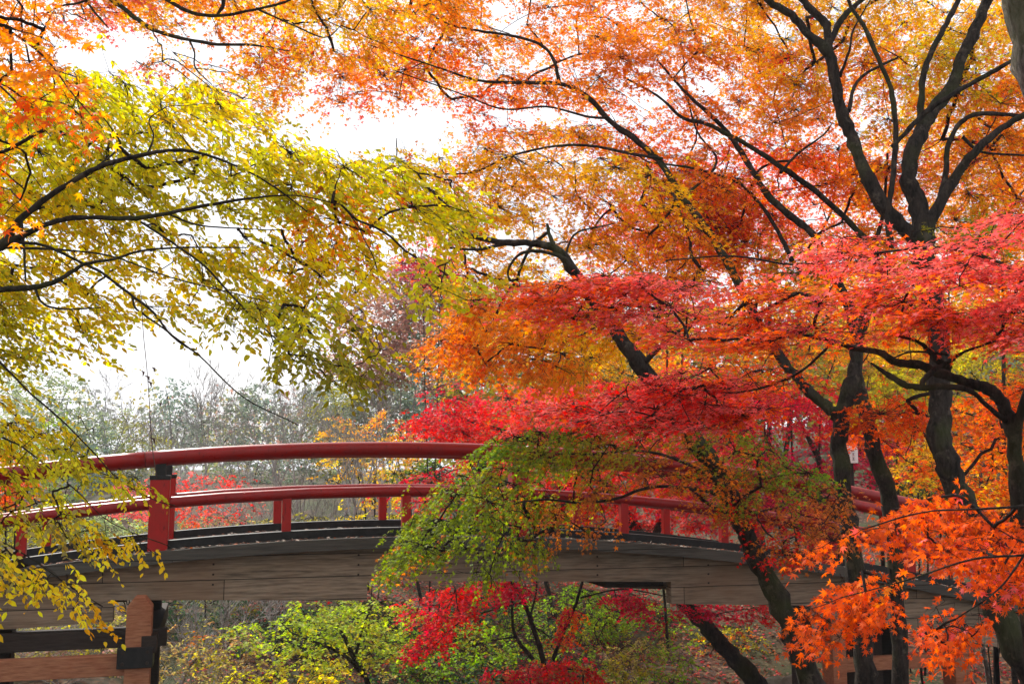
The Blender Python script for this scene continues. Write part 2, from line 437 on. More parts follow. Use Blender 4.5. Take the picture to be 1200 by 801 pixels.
        pos = pos+ax*size[..., None]*.45+RNG.normal(0, .12*leaf, pos.shape)
        nor = up+RNG.normal(0, tilt*1.25, (ns, per, 3))+np.array((0, -1, 0))*(facecam+.3)
        cs = pick_colors(A, cols, jit); pc = pick_colors(C, cols, jit)*np.clip(RNG.normal(1, .12, (len(C), 1)), .7, 1.25)
        cs = np.where((RNG.random(ns) < .6)[:, None], pc[pi], cs)
        cc = np.repeat(cs[:, None], per, 1)
        mixk = RNG.random((ns, per)) < .2; alt = pick_colors(A, cols, jit*2.2); cc = np.where(mixk[..., None], np.repeat(alt[:, None], per, 1), cc)
        br = (1+RNG.normal(0, vary, (ns, 1, 1)))*(1+RNG.normal(0, vary*.8, (ns, per, 1)))
        cc = np.clip(cc*np.clip(br, .45, 1.5)*(1+RNG.normal(0, .06, cc.shape)), .004, .97)
        keep = RNG.random((ns, per)) < .93
        f = lambda a: a[keep]
        o = leaves_mesh(name, s.root, f(pos), f(ax), f(nor), f(size), f(cc), tpl, M[mat])
        if label and o: o['label'] = label
        if sprigs:                                            # the leaf stalk of every spray, back to its pad
            st = C[pi]; m = (st+A)/2+RNG.normal(0, .02, A.shape); tip = A+dirn*(L*sc)[:, None]; tip[:, 2] -= droop*.5*L*sc
            r = s.tipr*.5; V = []; seq = [st, m, A, tip]; rs = [r*1.5, r*1.2, r, r*.5]
            for q, q_r in zip(seq, rs):
                for a3 in range(3):
                    V.append(q+q_r*np.array((math.cos(a3*2.1), math.sin(a3*2.1)*.7, math.sin(a3*2.1+.5))))
            V = np.stack(V, 1).reshape(-1, 3); f0 = []
            for i in range(3):
                for j in range(3): f0.append((i*3+j, i*3+(j+1) % 3, i*3+3+(j+1) % 3, i*3+3+j))
            F = (np.array(f0)[None]+(np.arange(ns)*12)[:, None, None]).reshape(-1, 4); s.twigs.append((V, F))
        return C
    def finish(s, name='twigs', mat=None):
        if not s.twigs: return
        if sum(len(f) for v, f in s.twigs) <= 25*40:
            for v, f in s.twigs:
                k = len(v)//30
                for i in range(k): np_mesh('branch', v[i*30:i*30+30], f[i*25:i*25+25]-i*30, 4, mat or M['twig'], s.root, smooth=True)
            return
        V = []; F = []; o = 0
        for v, f in s.twigs: V.append(v); F.append(f+o); o += len(v)
        np_mesh(name, np.concatenate(V), np.concatenate(F), 4, mat or M['twig'], s.root, smooth=True)

# ------------------------------------------------------------------ ground
def build_ground():
    xs = np.r_[np.arange(-150, -24, 6), np.arange(-24, 24, .4), np.arange(24, 156, 6)]
    ys = np.r_[np.arange(-60, -8, 6), np.arange(-8, 44, .4), np.arange(44, 160, 5), np.arange(160, 400, 30)]
    X, Y = np.meshgrid(xs, ys); Z = ground(X, Y)
    Z = Z+RNG.normal(0, .02, Z.shape)
    V = np.column_stack([X.ravel(), Y.ravel(), Z.ravel()]); nx = len(xs)
    i, j = np.meshgrid(np.arange(nx-1), np.arange(len(ys)-1)); a = (j*nx+i).ravel()
    tag(np_mesh('ground', V, np.column_stack([a, a+1, a+1+nx, a+nx]), 4, M['litter'], smooth=True), kind='structure')
build_ground()

def scatter(name, n, xr, yr, pal, size=.07, zf=None, z_off=.015, label=None, cat=None):
    x = RNG.uniform(*xr, n); y = RNG.uniform(*yr, n)
    z = (zf or ground)(x, y)+z_off+RNG.uniform(0, .03, n)
    pos = np.column_stack([x, y, z]); ax = RNG.normal(0, 1, (n, 3)); ax[:, 2] *= .25
    nor = np.array((0, 0, 1.))+RNG.normal(0, .45, (n, 3)); C = np.array([PAL[c] for c in pal])[RNG.integers(0, len(pal), n)]
    C = C*RNG.uniform(.35, .9, (n, 1))
    o = leaves_mesh(name, None, pos, ax, nor, RNG.uniform(.6, 1.2, n)*size, C, 'maple', M['dull'])
    return tag(o, label, cat, None, 'stuff')

# ------------------------------------------------------------------ the bridge
Y0, X0, LB, WB = 9.15*1.25, .053*1.25, 1.25, 1.60          # near rail: depth at centre, spacing of balusters, width
T = np.array((math.cos(TH), math.sin(TH), 0)); Nn_ = np.array((-math.sin(TH), math.cos(TH), 0)); O = np.array((X0, Y0, 0)); Z = np.array((0, 0, 1.))
def s_z(px, py, off=0.):
    """where the ray of a pixel meets the vertical plane of the near rail (shifted off metres back): (s, z)"""
    r = P(px, py, 1.0); o = O+Nn_*off; k = (o@Nn_)/(r@Nn_); p = r*k; return float((p-o)@T), float(p[2])
def B(s, off, z): return O+T*s+Nn_*off+Z*z
_h = np.array([s_z(*q) for q in [(0, 556), (60, 550), (160, 537.5), (230, 534), (400, 525.5), (500, 525), (560, 527), (700, 539), (1000, 576), (1060, 588), (1150, 610), (1200, 624)]])
_pf = np.polyfit(_h[:, 0], _h[:, 1], 3)
def hz(s):
    lo, hi = -6.5, 7.3; sc = np.clip(s, lo, hi); z = np.polyval(_pf, sc)
    dlo = np.polyval(np.polyder(_pf), lo); dhi = np.polyval(np.polyder(_pf), hi)
    return z+np.where(s < lo, (s-lo)*dlo, 0)+np.where(s > hi, (s-hi)*dhi, 0)
SL, SR = -8.2, 9.6

def sweep(mb, s0, s1, off0, off1, zlo, zhi, n=48):
    """long curved timber following the arch; zlo, zhi are functions of s"""
    S = np.linspace(s0, s1, n+1)
    for a in range(n):
        p = []
        for z in (zlo, zhi):
            for (q, o) in ((S[a], off0), (S[a+1], off0), (S[a+1], off1), (S[a], off1)): p.append(B(q, o, z(q)))
        if a == 0: base = len(mb.v); mb.v += [tuple(map(float, v)) for v in (p[0], p[3], p[7], p[4])]
        mb.v += [tuple(map(float, v)) for v in (p[1], p[2], p[6], p[5])]
        b = base+a*4
        for i in range(4): mb.f.append((b+i, b+(i+1) % 4, b+4+(i+1) % 4, b+4+i)); mb.sm.append(False)
    mb.f.append((base, base+1, base+2, base+3)); mb.sm.append(False); b = base+n*4
    mb.f.append((b+3, b+2, b+1, b)); mb.sm.append(False)

def build_bridge():
    root = empty('arched_footbridge', tuple(B(0, WB/2, -3.9)), 'red railed arched wooden footbridge crossing the ravine under the maples', 'bridge')
    def rail(off):
        for nm, dz, r in (('handrail', 0, .078), ('middle_rail', -.45, .058)):
            mb = MB(); cuts = [SL, -3.9, 0.06, 3.95, SR] if dz == 0 else [SL, SR]
            for a, b in zip(cuts[:-1], cuts[1:]):
                S = np.linspace(a+.003, b-.003, 22); mb.tube([B(q, off, hz(q)+dz) for q in S], r, 18)
            mb.build(nm, M['red'], root)
        n0 = 0 if off < .5 else 0
        for n in range(-6, 8):
            s = n*LB; zr = float(hz(s))
            if n % 3 == 0 and not (n == 0) or n == 0:
                if n % 3: continue
                mb = MB(); zt = zr-.20; zb = zr-.93; mb.box(B(s, off-.012, (zt+zb)/2), T, Nn_, Z, .19, .18, zt-zb)
                p = mb.build('post', M['redbright'], root, .012)
                c = MB(); c.box(B(s, off-.012, zt+.005), T, Nn_, Z, .20, .19, .045); c.build('post_cap', M['black'], p, .006)
                c = MB(); c.box(B(s, off, (zt+zr)/2-.01), T, Nn_, Z, .1, .1, zr-zt-.04); c.build('post_neck', M['black'], p, .004)
            else:
                mb = MB(); zt = zr-.48; zb = zr-.885; mb.box(B(s, off, (zt+zb)/2), T, Nn_, Z, .092, .085, zt-zb)
                mb.build('baluster', M['redbright'], root, .006)
    rail(0); rail(WB)
    for off, sg in ((0, -1), (WB, 1)):
        mb = MB(); sweep(mb, SL, SR, off-.07, off+.07, lambda s: hz(s)-.905, lambda s: hz(s)-.825); mb.build('kerb_beam', M['black'], root)
        mb = MB(); o1, o2 = sorted((off+sg*.10, off+sg*.17)); o1, o2 = (off-.22, off-.09) if sg < 0 else (off+.09, off+.22)
        sweep(mb, SL, SR, o1, o2, lambda s: hz(s)-1.03, lambda s: hz(s)-.915); mb.build('edge_board', M['fascia'], root)
    mb = MB(); sweep(mb, SL, SR, -.085, WB+.085, lambda s: hz(s)-.985, lambda s: hz(s)-.91); mb.build('deck', M['deck'], root)
    # girders: arched top edge, stepped lower edge (profile read at its own plane)
    def zb(px, py): return s_z(px, py, -.05)
    st = [(SL, -1.62), (zb(132, 728)[0], zb(132, 728)[1]), (zb(132, 702)[0], zb(132, 702.5)[1]), (zb(430, 703)[0], zb(430, 703)[1]), (zb(430, 680)[0], zb(430, 680)[1]),
          (zb(786, 681)[0], zb(786, 681)[1]), (zb(786, 707)[0], zb(786, 707)[1]), (zb(950, 709)[0], zb(950, 709)[1]), (zb(950, 712)[0]+.002, zb(950, 722)[1]),
          (zb(1050, 732)[0], zb(1050, 732)[1]), (zb(1180, 760)[0], zb(1180, 760)[1]), (SR, -2.9)]
    xs = [a for a, b in st]
    for k in range(1, len(xs)):
        if xs[k] <= xs[k-1]: xs[k] = xs[k-1]+.002
    zs = [b for a, b in st]
    for off in (-.06, WB-.08):
        S = np.unique(np.r_[np.linspace(SL, SR, 60), xs]); mb = MB(); base = 0; m = len(S)
        for q in S:
            zt = float(hz(q))-1.0; zl = min(float(np.interp(q, xs, zs)), zt-.1)
            for (o, z) in ((off, zl), (off+.14, zl), (off+.14, zt), (off, zt)): mb.v.append(tuple(map(float, B(q, o, z))))
        for a in range(m-1):
            for i in range(4): mb.f.append((a*4+i, a*4+(i+1) % 4, a*4+4+(i+1) % 4, a*4+4+i)); mb.sm.append(False)
        mb.f.append((0, 1, 2, 3)); mb.f.append((m*4-1, m*4-2, m*4-3, m*4-4)); mb.sm += [False]*2
        mb.build('girder', M['girder'], root)
    # dark bearer in the notch and joists under the deck
    sa, sb = zb(718, 684)[0], zb(786, 684)[0]; z1 = zb(750, 681)[1]; z2 = zb(750, 687.5)[1]
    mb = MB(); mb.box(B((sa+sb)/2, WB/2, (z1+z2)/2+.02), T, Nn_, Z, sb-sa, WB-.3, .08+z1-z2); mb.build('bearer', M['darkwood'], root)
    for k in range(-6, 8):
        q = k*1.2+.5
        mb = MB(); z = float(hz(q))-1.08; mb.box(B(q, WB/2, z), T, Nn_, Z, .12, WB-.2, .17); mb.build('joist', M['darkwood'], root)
    # piers
    def pier(px, wpx, ztop_px, braces, offn=-.02, matn='pier', far=0.):
        s, zt = s_z(px, ztop_px, offn)
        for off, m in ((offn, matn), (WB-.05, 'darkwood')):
            so = s if off == offn else s+far; c = B(so, off, 0); g = float(ground(c[0], c[1]))-.3
            mb = MB(); hw = wpx*11/FPX/2
            zz = zt
            prof = [(-hw, g), (hw, g), (hw, zz-.09), (hw*.4, zz), (-hw*.4, zz), (-hw, zz-.09)]
            vs = [B(so+a, off-.12, z) for a, z in prof]+[B(so+a, off+.12, z) for a, z in prof]
            mb.add(vs, [tuple(range(6))[::-1], tuple(range(6, 12))]+[(i, (i+1) % 6, 6+(i+1) % 6, 6+i) for i in range(6)])
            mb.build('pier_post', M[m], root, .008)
        return s
    s1 = pier(165, 25, 698, 0, -.32)
    s0 = pier(-40, 25, 712, 0, -.32)
    _, za = s_z(100, 753, -.32); _, zc = s_z(100, 780, -.32); _, zd = s_z(162, 767, -.32)
    mb = MB(); mb.box(B((s0+s1)/2-.9+.17, -.10, za), T, Nn_, Z, s1-s0+1.95, .13, .165); mb.build('cross_beam', M['darkwood'], root, .006)
    mb = MB(); mb.box(B((s0+s1)/2-.9, -.32, zc), T, Nn_, Z, s1-s0+1.75, .12, .19); mb.build('cross_beam', M['pier'], root, .006)
    mb = MB(); mb.box(B(s1-.02, -.33, zd), T, Nn_, Z, .32, .30, .19); mb.build('iron_band', M['black'], root, .006)
    mb = MB(); mb.box(B(s1+.1, WB*.5, za-.02), T, Nn_, Z, .14, WB+.9, .16); mb.build('cross_beam', M['darkwood'], root, .006)
    mb = MB(); mb.box(B(s1-1.6, WB-.05, zc), T, Nn_, Z, 3.4, .12, .16); mb.build('cross_beam', M['darkwood'], root, .006)
    for dx_, dz_ in ((-.11, .05), (.11, .05), (-.11, -.05), (.11, -.05)):
        mb = MB(); c = B(s1-.02+dx_, -.48, zd+dz_); mb.tube([c-Nn_*.012, c+Nn_*.006], [.016, .018], 8); mb.build('bolt', M['darkwood'], root)
    for px_, n_ in ((250, 3), (420, 3), (560, 3), (700, 3), (830, 3)):
        for k in range(n_):
            q_, z_ = s_z(px_, 668, -.06); mb = MB(); c = B(q_, -.06, float(hz(q_))-1.1-.1*k); mb.tube([c-Nn_*.008, c+Nn_*.005], [.010, .012], 8); mb.build('bolt', M['darkwood'], root)
    pier(975, 20, 705, 0, .1, far=.45); pier(1118, 24, 728, 0, .1); pier(1000, 12, 715, 0, .4, 'darkwood')
    s, z = s_z(1045, 775, .1)
    mb = MB(); mb.box(B(s, .1, z), T, Nn_, Z, 1.6, .1, .16); mb.build('cross_beam', M['pier'], root, .006)
    # rope-like bits of fibre wound on the rail next to the left post
    return root
BR = build_bridge()
def bridge_leaves():
    n = 2600; s = RNG.uniform(-7.5, 8, n); o = np.where(RNG.random(n) < .45, RNG.uniform(-.21, -.1, n), RNG.uniform(.08, WB-.08, n))
    z = hz(s)-.905+RNG.uniform(0, .012, n); z = np.where(o < 0, z-.008, z); pos = O+T*s[:, None]+Nn_*o[:, None]+Z*z[:, None]
    m = (o > 0) | (RNG.random(n) < .5); pos = pos[m]; n = len(pos)
    ax = RNG.normal(0, 1, (n, 3)); ax[:, 2] *= .15; nor = Z+RNG.normal(0, .25, (n, 3))
    C = np.array([(.5, .42, .36), (.42, .22, .15), (.55, .5, .42), (.4, .12, .05)])[RNG.integers(0, 4, n)]*RNG.uniform(.6, 1.1, (n, 1))
    tag(leaves_mesh('fallen_leaves', None, pos, ax, nor, RNG.uniform(.03, .065, n), C, 'maple', M['dull']), 'dry fallen leaves strewn along the bridge deck and its edge board', 'fallen leaves', None, 'stuff')
bridge_leaves()

# ------------------------------------------------------------------ maples in front of the bridge (right)
G1 = 'maple trees in front of the bridge'
# T1: leaning maple, gold crown in the middle, green spray hanging before the bridge
t = Tree('maple_tree', 962, 8.4, 'leaning dark maple with gold crown above and green spray hanging before the bridge', 'tree', G1)
t.limb([(952, 801, 8.4, 34), (930, 745, 8.4, 31), (905, 690, 8.4, 29), (884, 645, 8.4, 27), (866, 605, 8.4, 27), (848, 565, 8.4, 26), (815, 515, 8.4, 25), (775, 465, 8.4, 25), (748, 425, 8.4, 24), (716, 378, 8.5, 20), (692, 348, 8.5, 19), (672, 318, 8.5, 17), (650, 291, 8.5, 13), (622, 285, 8.5, 10), (590, 284, 8.5, 9), (552, 276, 8.5, 7), (505, 262, 8.6, 5), (430, 240, 8.7, 3)], 'trunk', foot=True)
t.limb([(686, 335, 8.5, 10), (668, 310, 8.4, 8), (655, 300, 8.4, 6), (628, 294, 8.3, 5), (606, 300, 8.3, 4), (595, 322, 8.3, 3), (612, 336, 8.3, 2.5), (640, 330, 8.3, 2)])
t.limb([(650, 291, 8.5, 8), (645, 278, 8.6, 6), (641, 262, 8.6, 4)])
t.limb([(752, 430, 8.4, 11), (768, 412, 8.3, 7), (790, 392, 8.2, 5), (830, 370, 8.2, 3)])
t.limb([(598, 284, 8.5, 6), (560, 292, 8.5, 4), (520, 290, 8.5, 3)])
t.limb([(662, 300, 8.5, 4), (672, 276, 8.6, 3), (690, 268, 8.7, 2.4), (720, 262, 8.8, 1.6)])
t.limb([(860, 596, 8.4, 10), (838, 578, 8.1, 6), (800, 571, 7.9, 5), (760, 571, 7.8, 4.5), (720, 584, 7.8, 4), (680, 589, 7.8, 3.4), (640, 585, 7.8, 3), (600, 590, 7.8, 2.4), (572, 602, 7.8, 2)])
t.limb([(850, 568, 8.4, 8), (815, 548, 8, 4.6), (775, 532, 7.9, 4), (740, 528, 7.9, 3.4), (690, 532, 7.9, 3), (630, 530, 7.9, 2)])
t.foliage([(430, 215), (480, 190), (560, 170), (620, 180), (700, 165), (790, 210), (850, 300), (770, 400), (700, 420), (600, 400), (540, 350), (500, 330), (560, 300), (500, 260)],
          (8.75, 10.6), .055, 1.5, [(450, 220, 'OR'), (520, 200, 'GO'), (600, 210, 'GO'), (640, 190, 'GO'), (700, 200, 'GO'), (560, 250, 'GO'), (640, 250, 'GO'), (700, 250, 'OR'), (760, 240, 'GO'), (700, 300, 'GO'), (620, 320, 'GO'), (780, 300, 'OR'), (560, 330, 'YE'), (680, 380, 'GO'), (600, 370, 'OR')], pad=(48, .10), holes=[(585, 272, 20, 8), (690, 176, 30, 8)])
t.foliage([(500, 400), (560, 345), (640, 340), (685, 352), (700, 385), (700, 425), (670, 440), (600, 435), (550, 432), (520, 420)], (7.4, 8.8), .052, 1.9,
          [(520, 410, 'OR'), (560, 370, 'OR'), (560, 440, 'RO'), (620, 390, 'OR'), (620, 440, 'OR'), (680, 400, 'GO'), (740, 440, 'OR'), (700, 440, 'OR'), (750, 400, 'GO')], pad=(40, .05), droop=.6, name='crown', flow=(-1.0, 0, -0.6))
t.foliage([(455, 650), (485, 600), (520, 560), (560, 522), (600, 497), (660, 486), (740, 486), (760, 520), (725, 565), (690, 590), (650, 600), (590, 610), (560, 640), (520, 655), (470, 680), (440, 690)], (7.2, 8.4), .037, 1.2,
          [(470, 650, 'MO'), (520, 590, 'MO'), (560, 540, 'GR'), (600, 520, 'GR'), (640, 500, 'MO'), (700, 500, 'OL'), (560, 600, 'MO'), (460, 680, 'RU', .6), (500, 630, 'MO'), (640, 560, 'OL'), (690, 560, 'RU'), (720, 520, 'OL'), (680, 510, 'MO'), (600, 570, 'OL')], pad=(34, .05), droop=.6, holes=[(608, 608, 16, 16), (600, 556, 12, 10), (660, 565, 26, 12), (525, 548, 16, 12)], name='crown', label='green to olive leaf spray drooping over the red rail', flow=(-1.2, 0, -0.6))
t.foliage([(560, 600), (640, 590), (715, 590), (712, 620), (695, 640), (675, 620), (640, 650), (625, 660), (610, 640), (590, 650), (575, 690), (555, 680)], (7.0, 7.9), .037, .7,
          [(580, 650, 'MO'), (620, 640, 'MO'), (660, 610, 'RU'), (700, 620, 'OR'), (700, 640, 'RU')], pad=(30, .06), droop=.7, name='crown', flow=(-0.3, 0, -0.9))
t.foliage([(740, 490), (830, 480), (900, 510), (960, 550), (1000, 590), (990, 640), (930, 660), (880, 650), (870, 610), (800, 600), (740, 580)], (7.4, 8.6), .038, .85,
          [(760, 520, 'BN'), (800, 500, 'MO'), (850, 520, 'OL'), (900, 540, 'MO'), (940, 560, 'GR'), (820, 560, 'RU'), (870, 590, 'RU'), (920, 600, 'BN'), (960, 610, 'RU'), (900, 640, 'RD'), (790, 585, 'OR'), (970, 580, 'BN')], holes=[(765, 602, 52, 28), (800, 610, 40, 20)], pad=(36, .07), droop=.35, name='crown', label='dull red and olive leaf layer before the bridge', flow=(-0.9, 0, -0.15))
t.finish()

# T2: upright maple with long limb to the upper left
t = Tree('maple_tree', 1012, 9.2, 'forked maple whose long limbs reach the upper left under rusty orange leaves', 'tree', G1, thick=.86)
t.limb([(1014, 801, 9.2, 34), (1008, 720, 9.2, 31), (998, 640, 9.2, 30), (988, 570, 9.2, 28), (985, 520, 9.2, 27), (986, 485, 9.2, 28), (996, 455, 9.2, 24), (1003, 420, 9.3, 20), (1000, 380, 9.4, 17), (985, 335, 9.6, 14), (962, 308, 9.7, 13), (960, 285, 9.7, 12), (938, 262, 9.8, 12), (903, 233, 9.8, 11), (882, 200, 9.9, 10), (860, 165, 10, 9), (838, 140, 10, 7), (800, 105, 10, 5), (770, 70, 10, 3)], 'trunk', foot=True)
t.limb([(984, 488, 9.2, 22), (966, 474, 9.2, 18), (945, 455, 9.2, 17), (920, 425, 9.3, 16), (893, 385, 9.4, 15), (868, 337, 9.5, 14), (845, 295, 9.6, 13), (824, 262, 9.6, 12.5), (800, 232, 9.7, 12), (776, 193, 9.8, 11), (748, 166, 9.9, 10), (715, 142, 10, 9), (690, 115, 10, 8), (660, 99, 10, 7), (615, 97, 10, 6), (560, 94, 10.1, 4.5), (510, 78, 10.2, 3), (430, 52, 10.3, 2)])
t.limb([(656, 98, 10, 6.5), (648, 68, 10, 5.5), (632, 52, 10, 5), (600, 42, 10, 4.5), (560, 36, 10.1, 4), (525, 28, 10.1, 3.2), (495, 8, 10.2, 3), (470, -30, 10.2, 2)])
t.limb([(776, 186, 9.8, 6), (740, 180, 9.6, 5), (700, 172, 9.6, 5), (665, 170, 9.6, 4.5), (630, 175, 9.6, 4), (590, 186, 9.5, 3.5), (555, 202, 9.5, 3), (500, 204, 9.4, 2)])
t.limb([(712, 138, 10, 5), (690, 137, 9.8, 4), (640, 125, 9.7, 3.2), (590, 128, 9.6, 2.8), (540, 110, 9.6, 2.4), (460, 82, 9.6, 1.8)])
t.limb([(800, 232, 9.7, 5), (840, 190, 10.2, 4), (815, 150, 10.4, 3), (800, 80, 10.5, 2)])
t.limb([(928, 305, 9.7, 8), (912, 272, 9.9, 7), (895, 245, 10, 6), (868, 216, 10, 5), (835, 203, 10, 4.5), (800, 195, 10, 4), (760, 190, 10.1, 2.5)])
t.limb([(915, 202, 9.9, 6), (935, 180, 10.2, 4.5), (965, 158, 10.4, 3), (975, 145, 10.4, 2)])
t.foliage([(380, 125), (400, 55), (460, 10), (540, -50), (900, -70), (900, 40), (880, 150), (900, 230), (850, 310), (790, 230), (700, 165), (620, 160), (560, 150), (500, 110), (420, 130)], (9.5, 12.8), .056, 1.45,
          [(420, 90, 'OR'), (395, 120, 'PK', .6), (470, 70, 'OR'), (520, 60, 'GO'), (560, 40, 'OR'), (600, 70, 'OR'), (540, 110, 'RO'), (620, 10, 'OR'), (700, 20, 'OR'), (640, 110, 'OR'), (700, 90, 'OR'), (760, 50, 'OR'), (780, 100, 'OR'), (740, 150, 'RO'), (820, 60, 'OR'), (860, 20, 'GO'), (840, 130, 'OR'), (850, 220, 'OR'), (800, 190, 'OR'), (880, 190, 'RO'), (680, 150, 'GO'), (820, 260, 'RO'), (500, 30, 'GO')],
          pad=(50, .09), holes=[(592, 22, 20, 16), (500, 38, 22, 14), (620, 128, 70, 9), (700, 136, 40, 9), (765, 112, 26, 12), (825, 100, 24, 9), (830, 160, 32, 8), (860, 178, 28, 10), (905, 30, 14, 10), (460, 130, 60, 8)])
t.foliage([(540, 140), (620, 150), (720, 140), (800, 190), (850, 250), (870, 320), (780, 310), (700, 240), (600, 220), (520, 210)], (10.5, 13), .056, .8,
          [(560, 160, 'OR'), (640, 160, 'GO'), (700, 180, 'OR'), (760, 220, 'PK', .6), (800, 240, 'RO'), (840, 290, 'RO'), (700, 220, 'OR')], pad=(44, .09), holes=[(690, 195, 60, 14), (600, 190, 40, 12)])
t.finish()

# T3: slimmer maple standing just right of it
t = Tree('maple_tree', 1056, 9.8, 'slim maple trunk standing between the forked maple and the big leaning one', 'tree', G1, thick=.85)
t.limb([(1056, 801, 9.8, 26), (1053, 720, 9.8, 25), (1049, 640, 9.8, 26), (1040, 580, 9.8, 27), (1024, 525, 9.8, 25), (1010, 470, 9.8, 24), (1002, 430, 9.9, 21), (1010, 380, 10, 18), (1030, 330, 10.2, 14), (1025, 290, 10.3, 10), (1035, 250, 10.4, 6), (1040, 180, 10.6, 4)], 'trunk', foot=True)
t.limb([(1030, 300, 10.2, 11), (997, 262, 10.2, 10), (957, 225, 10.1, 9.5), (917, 197, 10, 9), (880, 172, 10, 8), (857, 160, 10, 8), (830, 146, 10, 7), (800, 138, 10.1, 6), (770, 112, 10.2, 4), (730, 90, 10.3, 3)])
t.foliage([(790, 180), (900, 150), (1000, 170), (1080, 200), (1090, 300), (980, 330), (860, 330), (820, 260)], (10.4, 12.8), .056, 1.3,
          [(820, 240, 'PK', .6), (860, 260, 'GO'), (900, 220, 'PK', .6), (940, 200, 'RO'), (930, 280, 'OR'), (980, 250, 'OR'), (1000, 290, 'GO'), (1040, 220, 'OR'), (860, 300, 'GO'), (900, 310, 'OL'), (960, 230, 'RO')], pad=(46, .09), holes=[(900, 205, 50, 12), (850, 190, 40, 12), (960, 250, 30, 10)])
t.finish()

# T6/T5: the big multi-stem maple, gold roof top right
t = Tree('maple_tree', 1235, 8.2, 'big many stemmed maple with golden orange roof in the upper right', 'tree', G1)
t.limb([(1215, 801, 8.2, 44), (1180, 735, 8.2, 38), (1160, 680, 8.3, 35), (1143, 620, 8.4, 33), (1122, 575, 8.5, 32), (1106, 530, 8.5, 31), (1100, 480, 8.6, 31), (1102, 430, 8.6, 31), (1096, 370, 8.6, 31), (1084, 310, 8.7, 32), (1083, 275, 8.7, 30), (1074, 236, 8.8, 24), (1064, 203, 8.8, 23), (1077, 160, 8.9, 21), (1091, 133, 9, 20), (1117, 100, 9, 18), (1127, 67, 9, 16), (1146, 27, 9, 15), (1160, -10, 9, 14), (1175, -80, 9, 9)], 'trunk', foot=True)
t.limb([(1086, 300, 8.7, 22), (1064, 270, 8.8, 21), (1040, 248, 8.8, 21), (1013, 200, 8.9, 19), (998, 160, 9, 18), (987, 133, 9, 17), (978, 90, 9, 16), (970, 60, 9, 16), (947, 40, 9, 12), (928, 18, 9, 11), (900, 0, 9, 10), (860, -40, 9, 8)])
t.limb([(972, 62, 9, 12), (968, 30, 9, 12), (955, 16, 9, 11), (938, -4, 9, 10), (910, -60, 9, 7)])
t.limb([(972, 52, 9, 9), (987, 22, 9, 9), (1000, 8, 9, 8), (1022, -10, 9, 7)])
t.limb([(1084, 280, 8.7, 20), (1096, 248, 8.7, 17), (1120, 207, 8.7, 14), (1147, 173, 8.6, 12), (1175, 150, 8.6, 10), (1210, 130, 8.5, 8), (1260, 110, 8.5, 5)])
t.limb([(1100, 240, 8.7, 10), (1108, 205, 8.8, 8), (1111, 173, 8.8, 8), (1122, 148, 8.8, 7), (1143, 134, 8.8, 7), (1175, 134, 8.8, 6), (1215, 138, 8.8, 4)])
t.limb([(1078, 150, 8.9, 11), (1080, 110, 8.9, 9), (1084, 80, 8.9, 9), (1097, 50, 8.9, 8), (1112, 22, 8.9, 8), (1128, -12, 8.9, 7), (1140, -60, 8.9, 4)])
t.limb([(1045, 172, 8.6, 6), (1062, 155, 8.6, 7), (1083, 133, 8.6, 8), (1117, 110, 8.5, 7.5), (1150, 92, 8.5, 7), (1183, 73, 8.4, 6), (1240, 40, 8.4, 4)])
t.limb([(1046, 290, 8.5, 9), (1040, 260, 8.5, 8.5), (1044, 225, 8.5, 8), (1048, 190, 8.5, 8), (1050, 150, 8.5, 7.5), (1044, 105, 8.5, 7), (1033, 77, 8.5, 6.5), (1014, 34, 8.5, 6), (997, 7, 8.5, 5), (985, -30, 8.5, 4)])
t.limb([(1128, 160, 8.7, 5), (1150, 178, 8.7, 4), (1200, 182, 8.7, 3)])
t.limb([(995, 130, 9, 6), (1000, 105, 9.2, 5), (1010, 90, 9.3, 4.5), (1030, 78, 9.3, 4), (1056, 66, 9.3, 3)])
t.limb([(984, 90, 9, 5), (995, 60, 8.8, 3.6), (1000, 35, 8.8, 3), (1020, 0, 8.8, 2)])
t.foliage([(850, -70), (1280, -70), (1280, 300), (1150, 290), (1080, 260), (1020, 240), (960, 210), (900, 170), (870, 60)], (9.0, 12.4), .056, 1.7,
          [(880, 0, 'GO'), (930, 30, 'OR'), (900, 80, 'GO'), (930, 60, 'RD', .5), (950, 110, 'OR'), (920, 140, 'OR'), (1000, 30, 'GO'), (1040, 20, 'YE'), (1080, 30, 'GO'), (1010, 80, 'OR'), (1060, 80, 'GO'), (1120, 60, 'YE'), (1160, 50, 'GO'), (1190, 80, 'OR'), (1020, 130, 'OR'), (980, 180, 'OR'), (1060, 110, 'YE'), (1020, 200, 'OR'), (1130, 130, 'OR'), (1170, 150, 'GO'), (1100, 90, 'OL', .6), (1200, 180, 'OR'), (1120, 230, 'GO'), (1170, 220, 'OR'), (1220, 230, 'OR'), (1080, 190, 'PK', .5), (1140, 205, 'PK', .6)],
          pad=(52, .10), holes=[(910, 32, 14, 12), (925, 165, 50, 8), (1120, 150, 10, 8)])
t.foliage([(1070, 265), (1130, 255), (1170, 265), (1180, 285), (1120, 290), (1080, 290)], (7.8, 8.8), .05, 1.5, [(1120, 270, 'OL'), (1150, 280, 'GR'), (1090, 280, 'OL')], pad=(34, .06), name='crown')
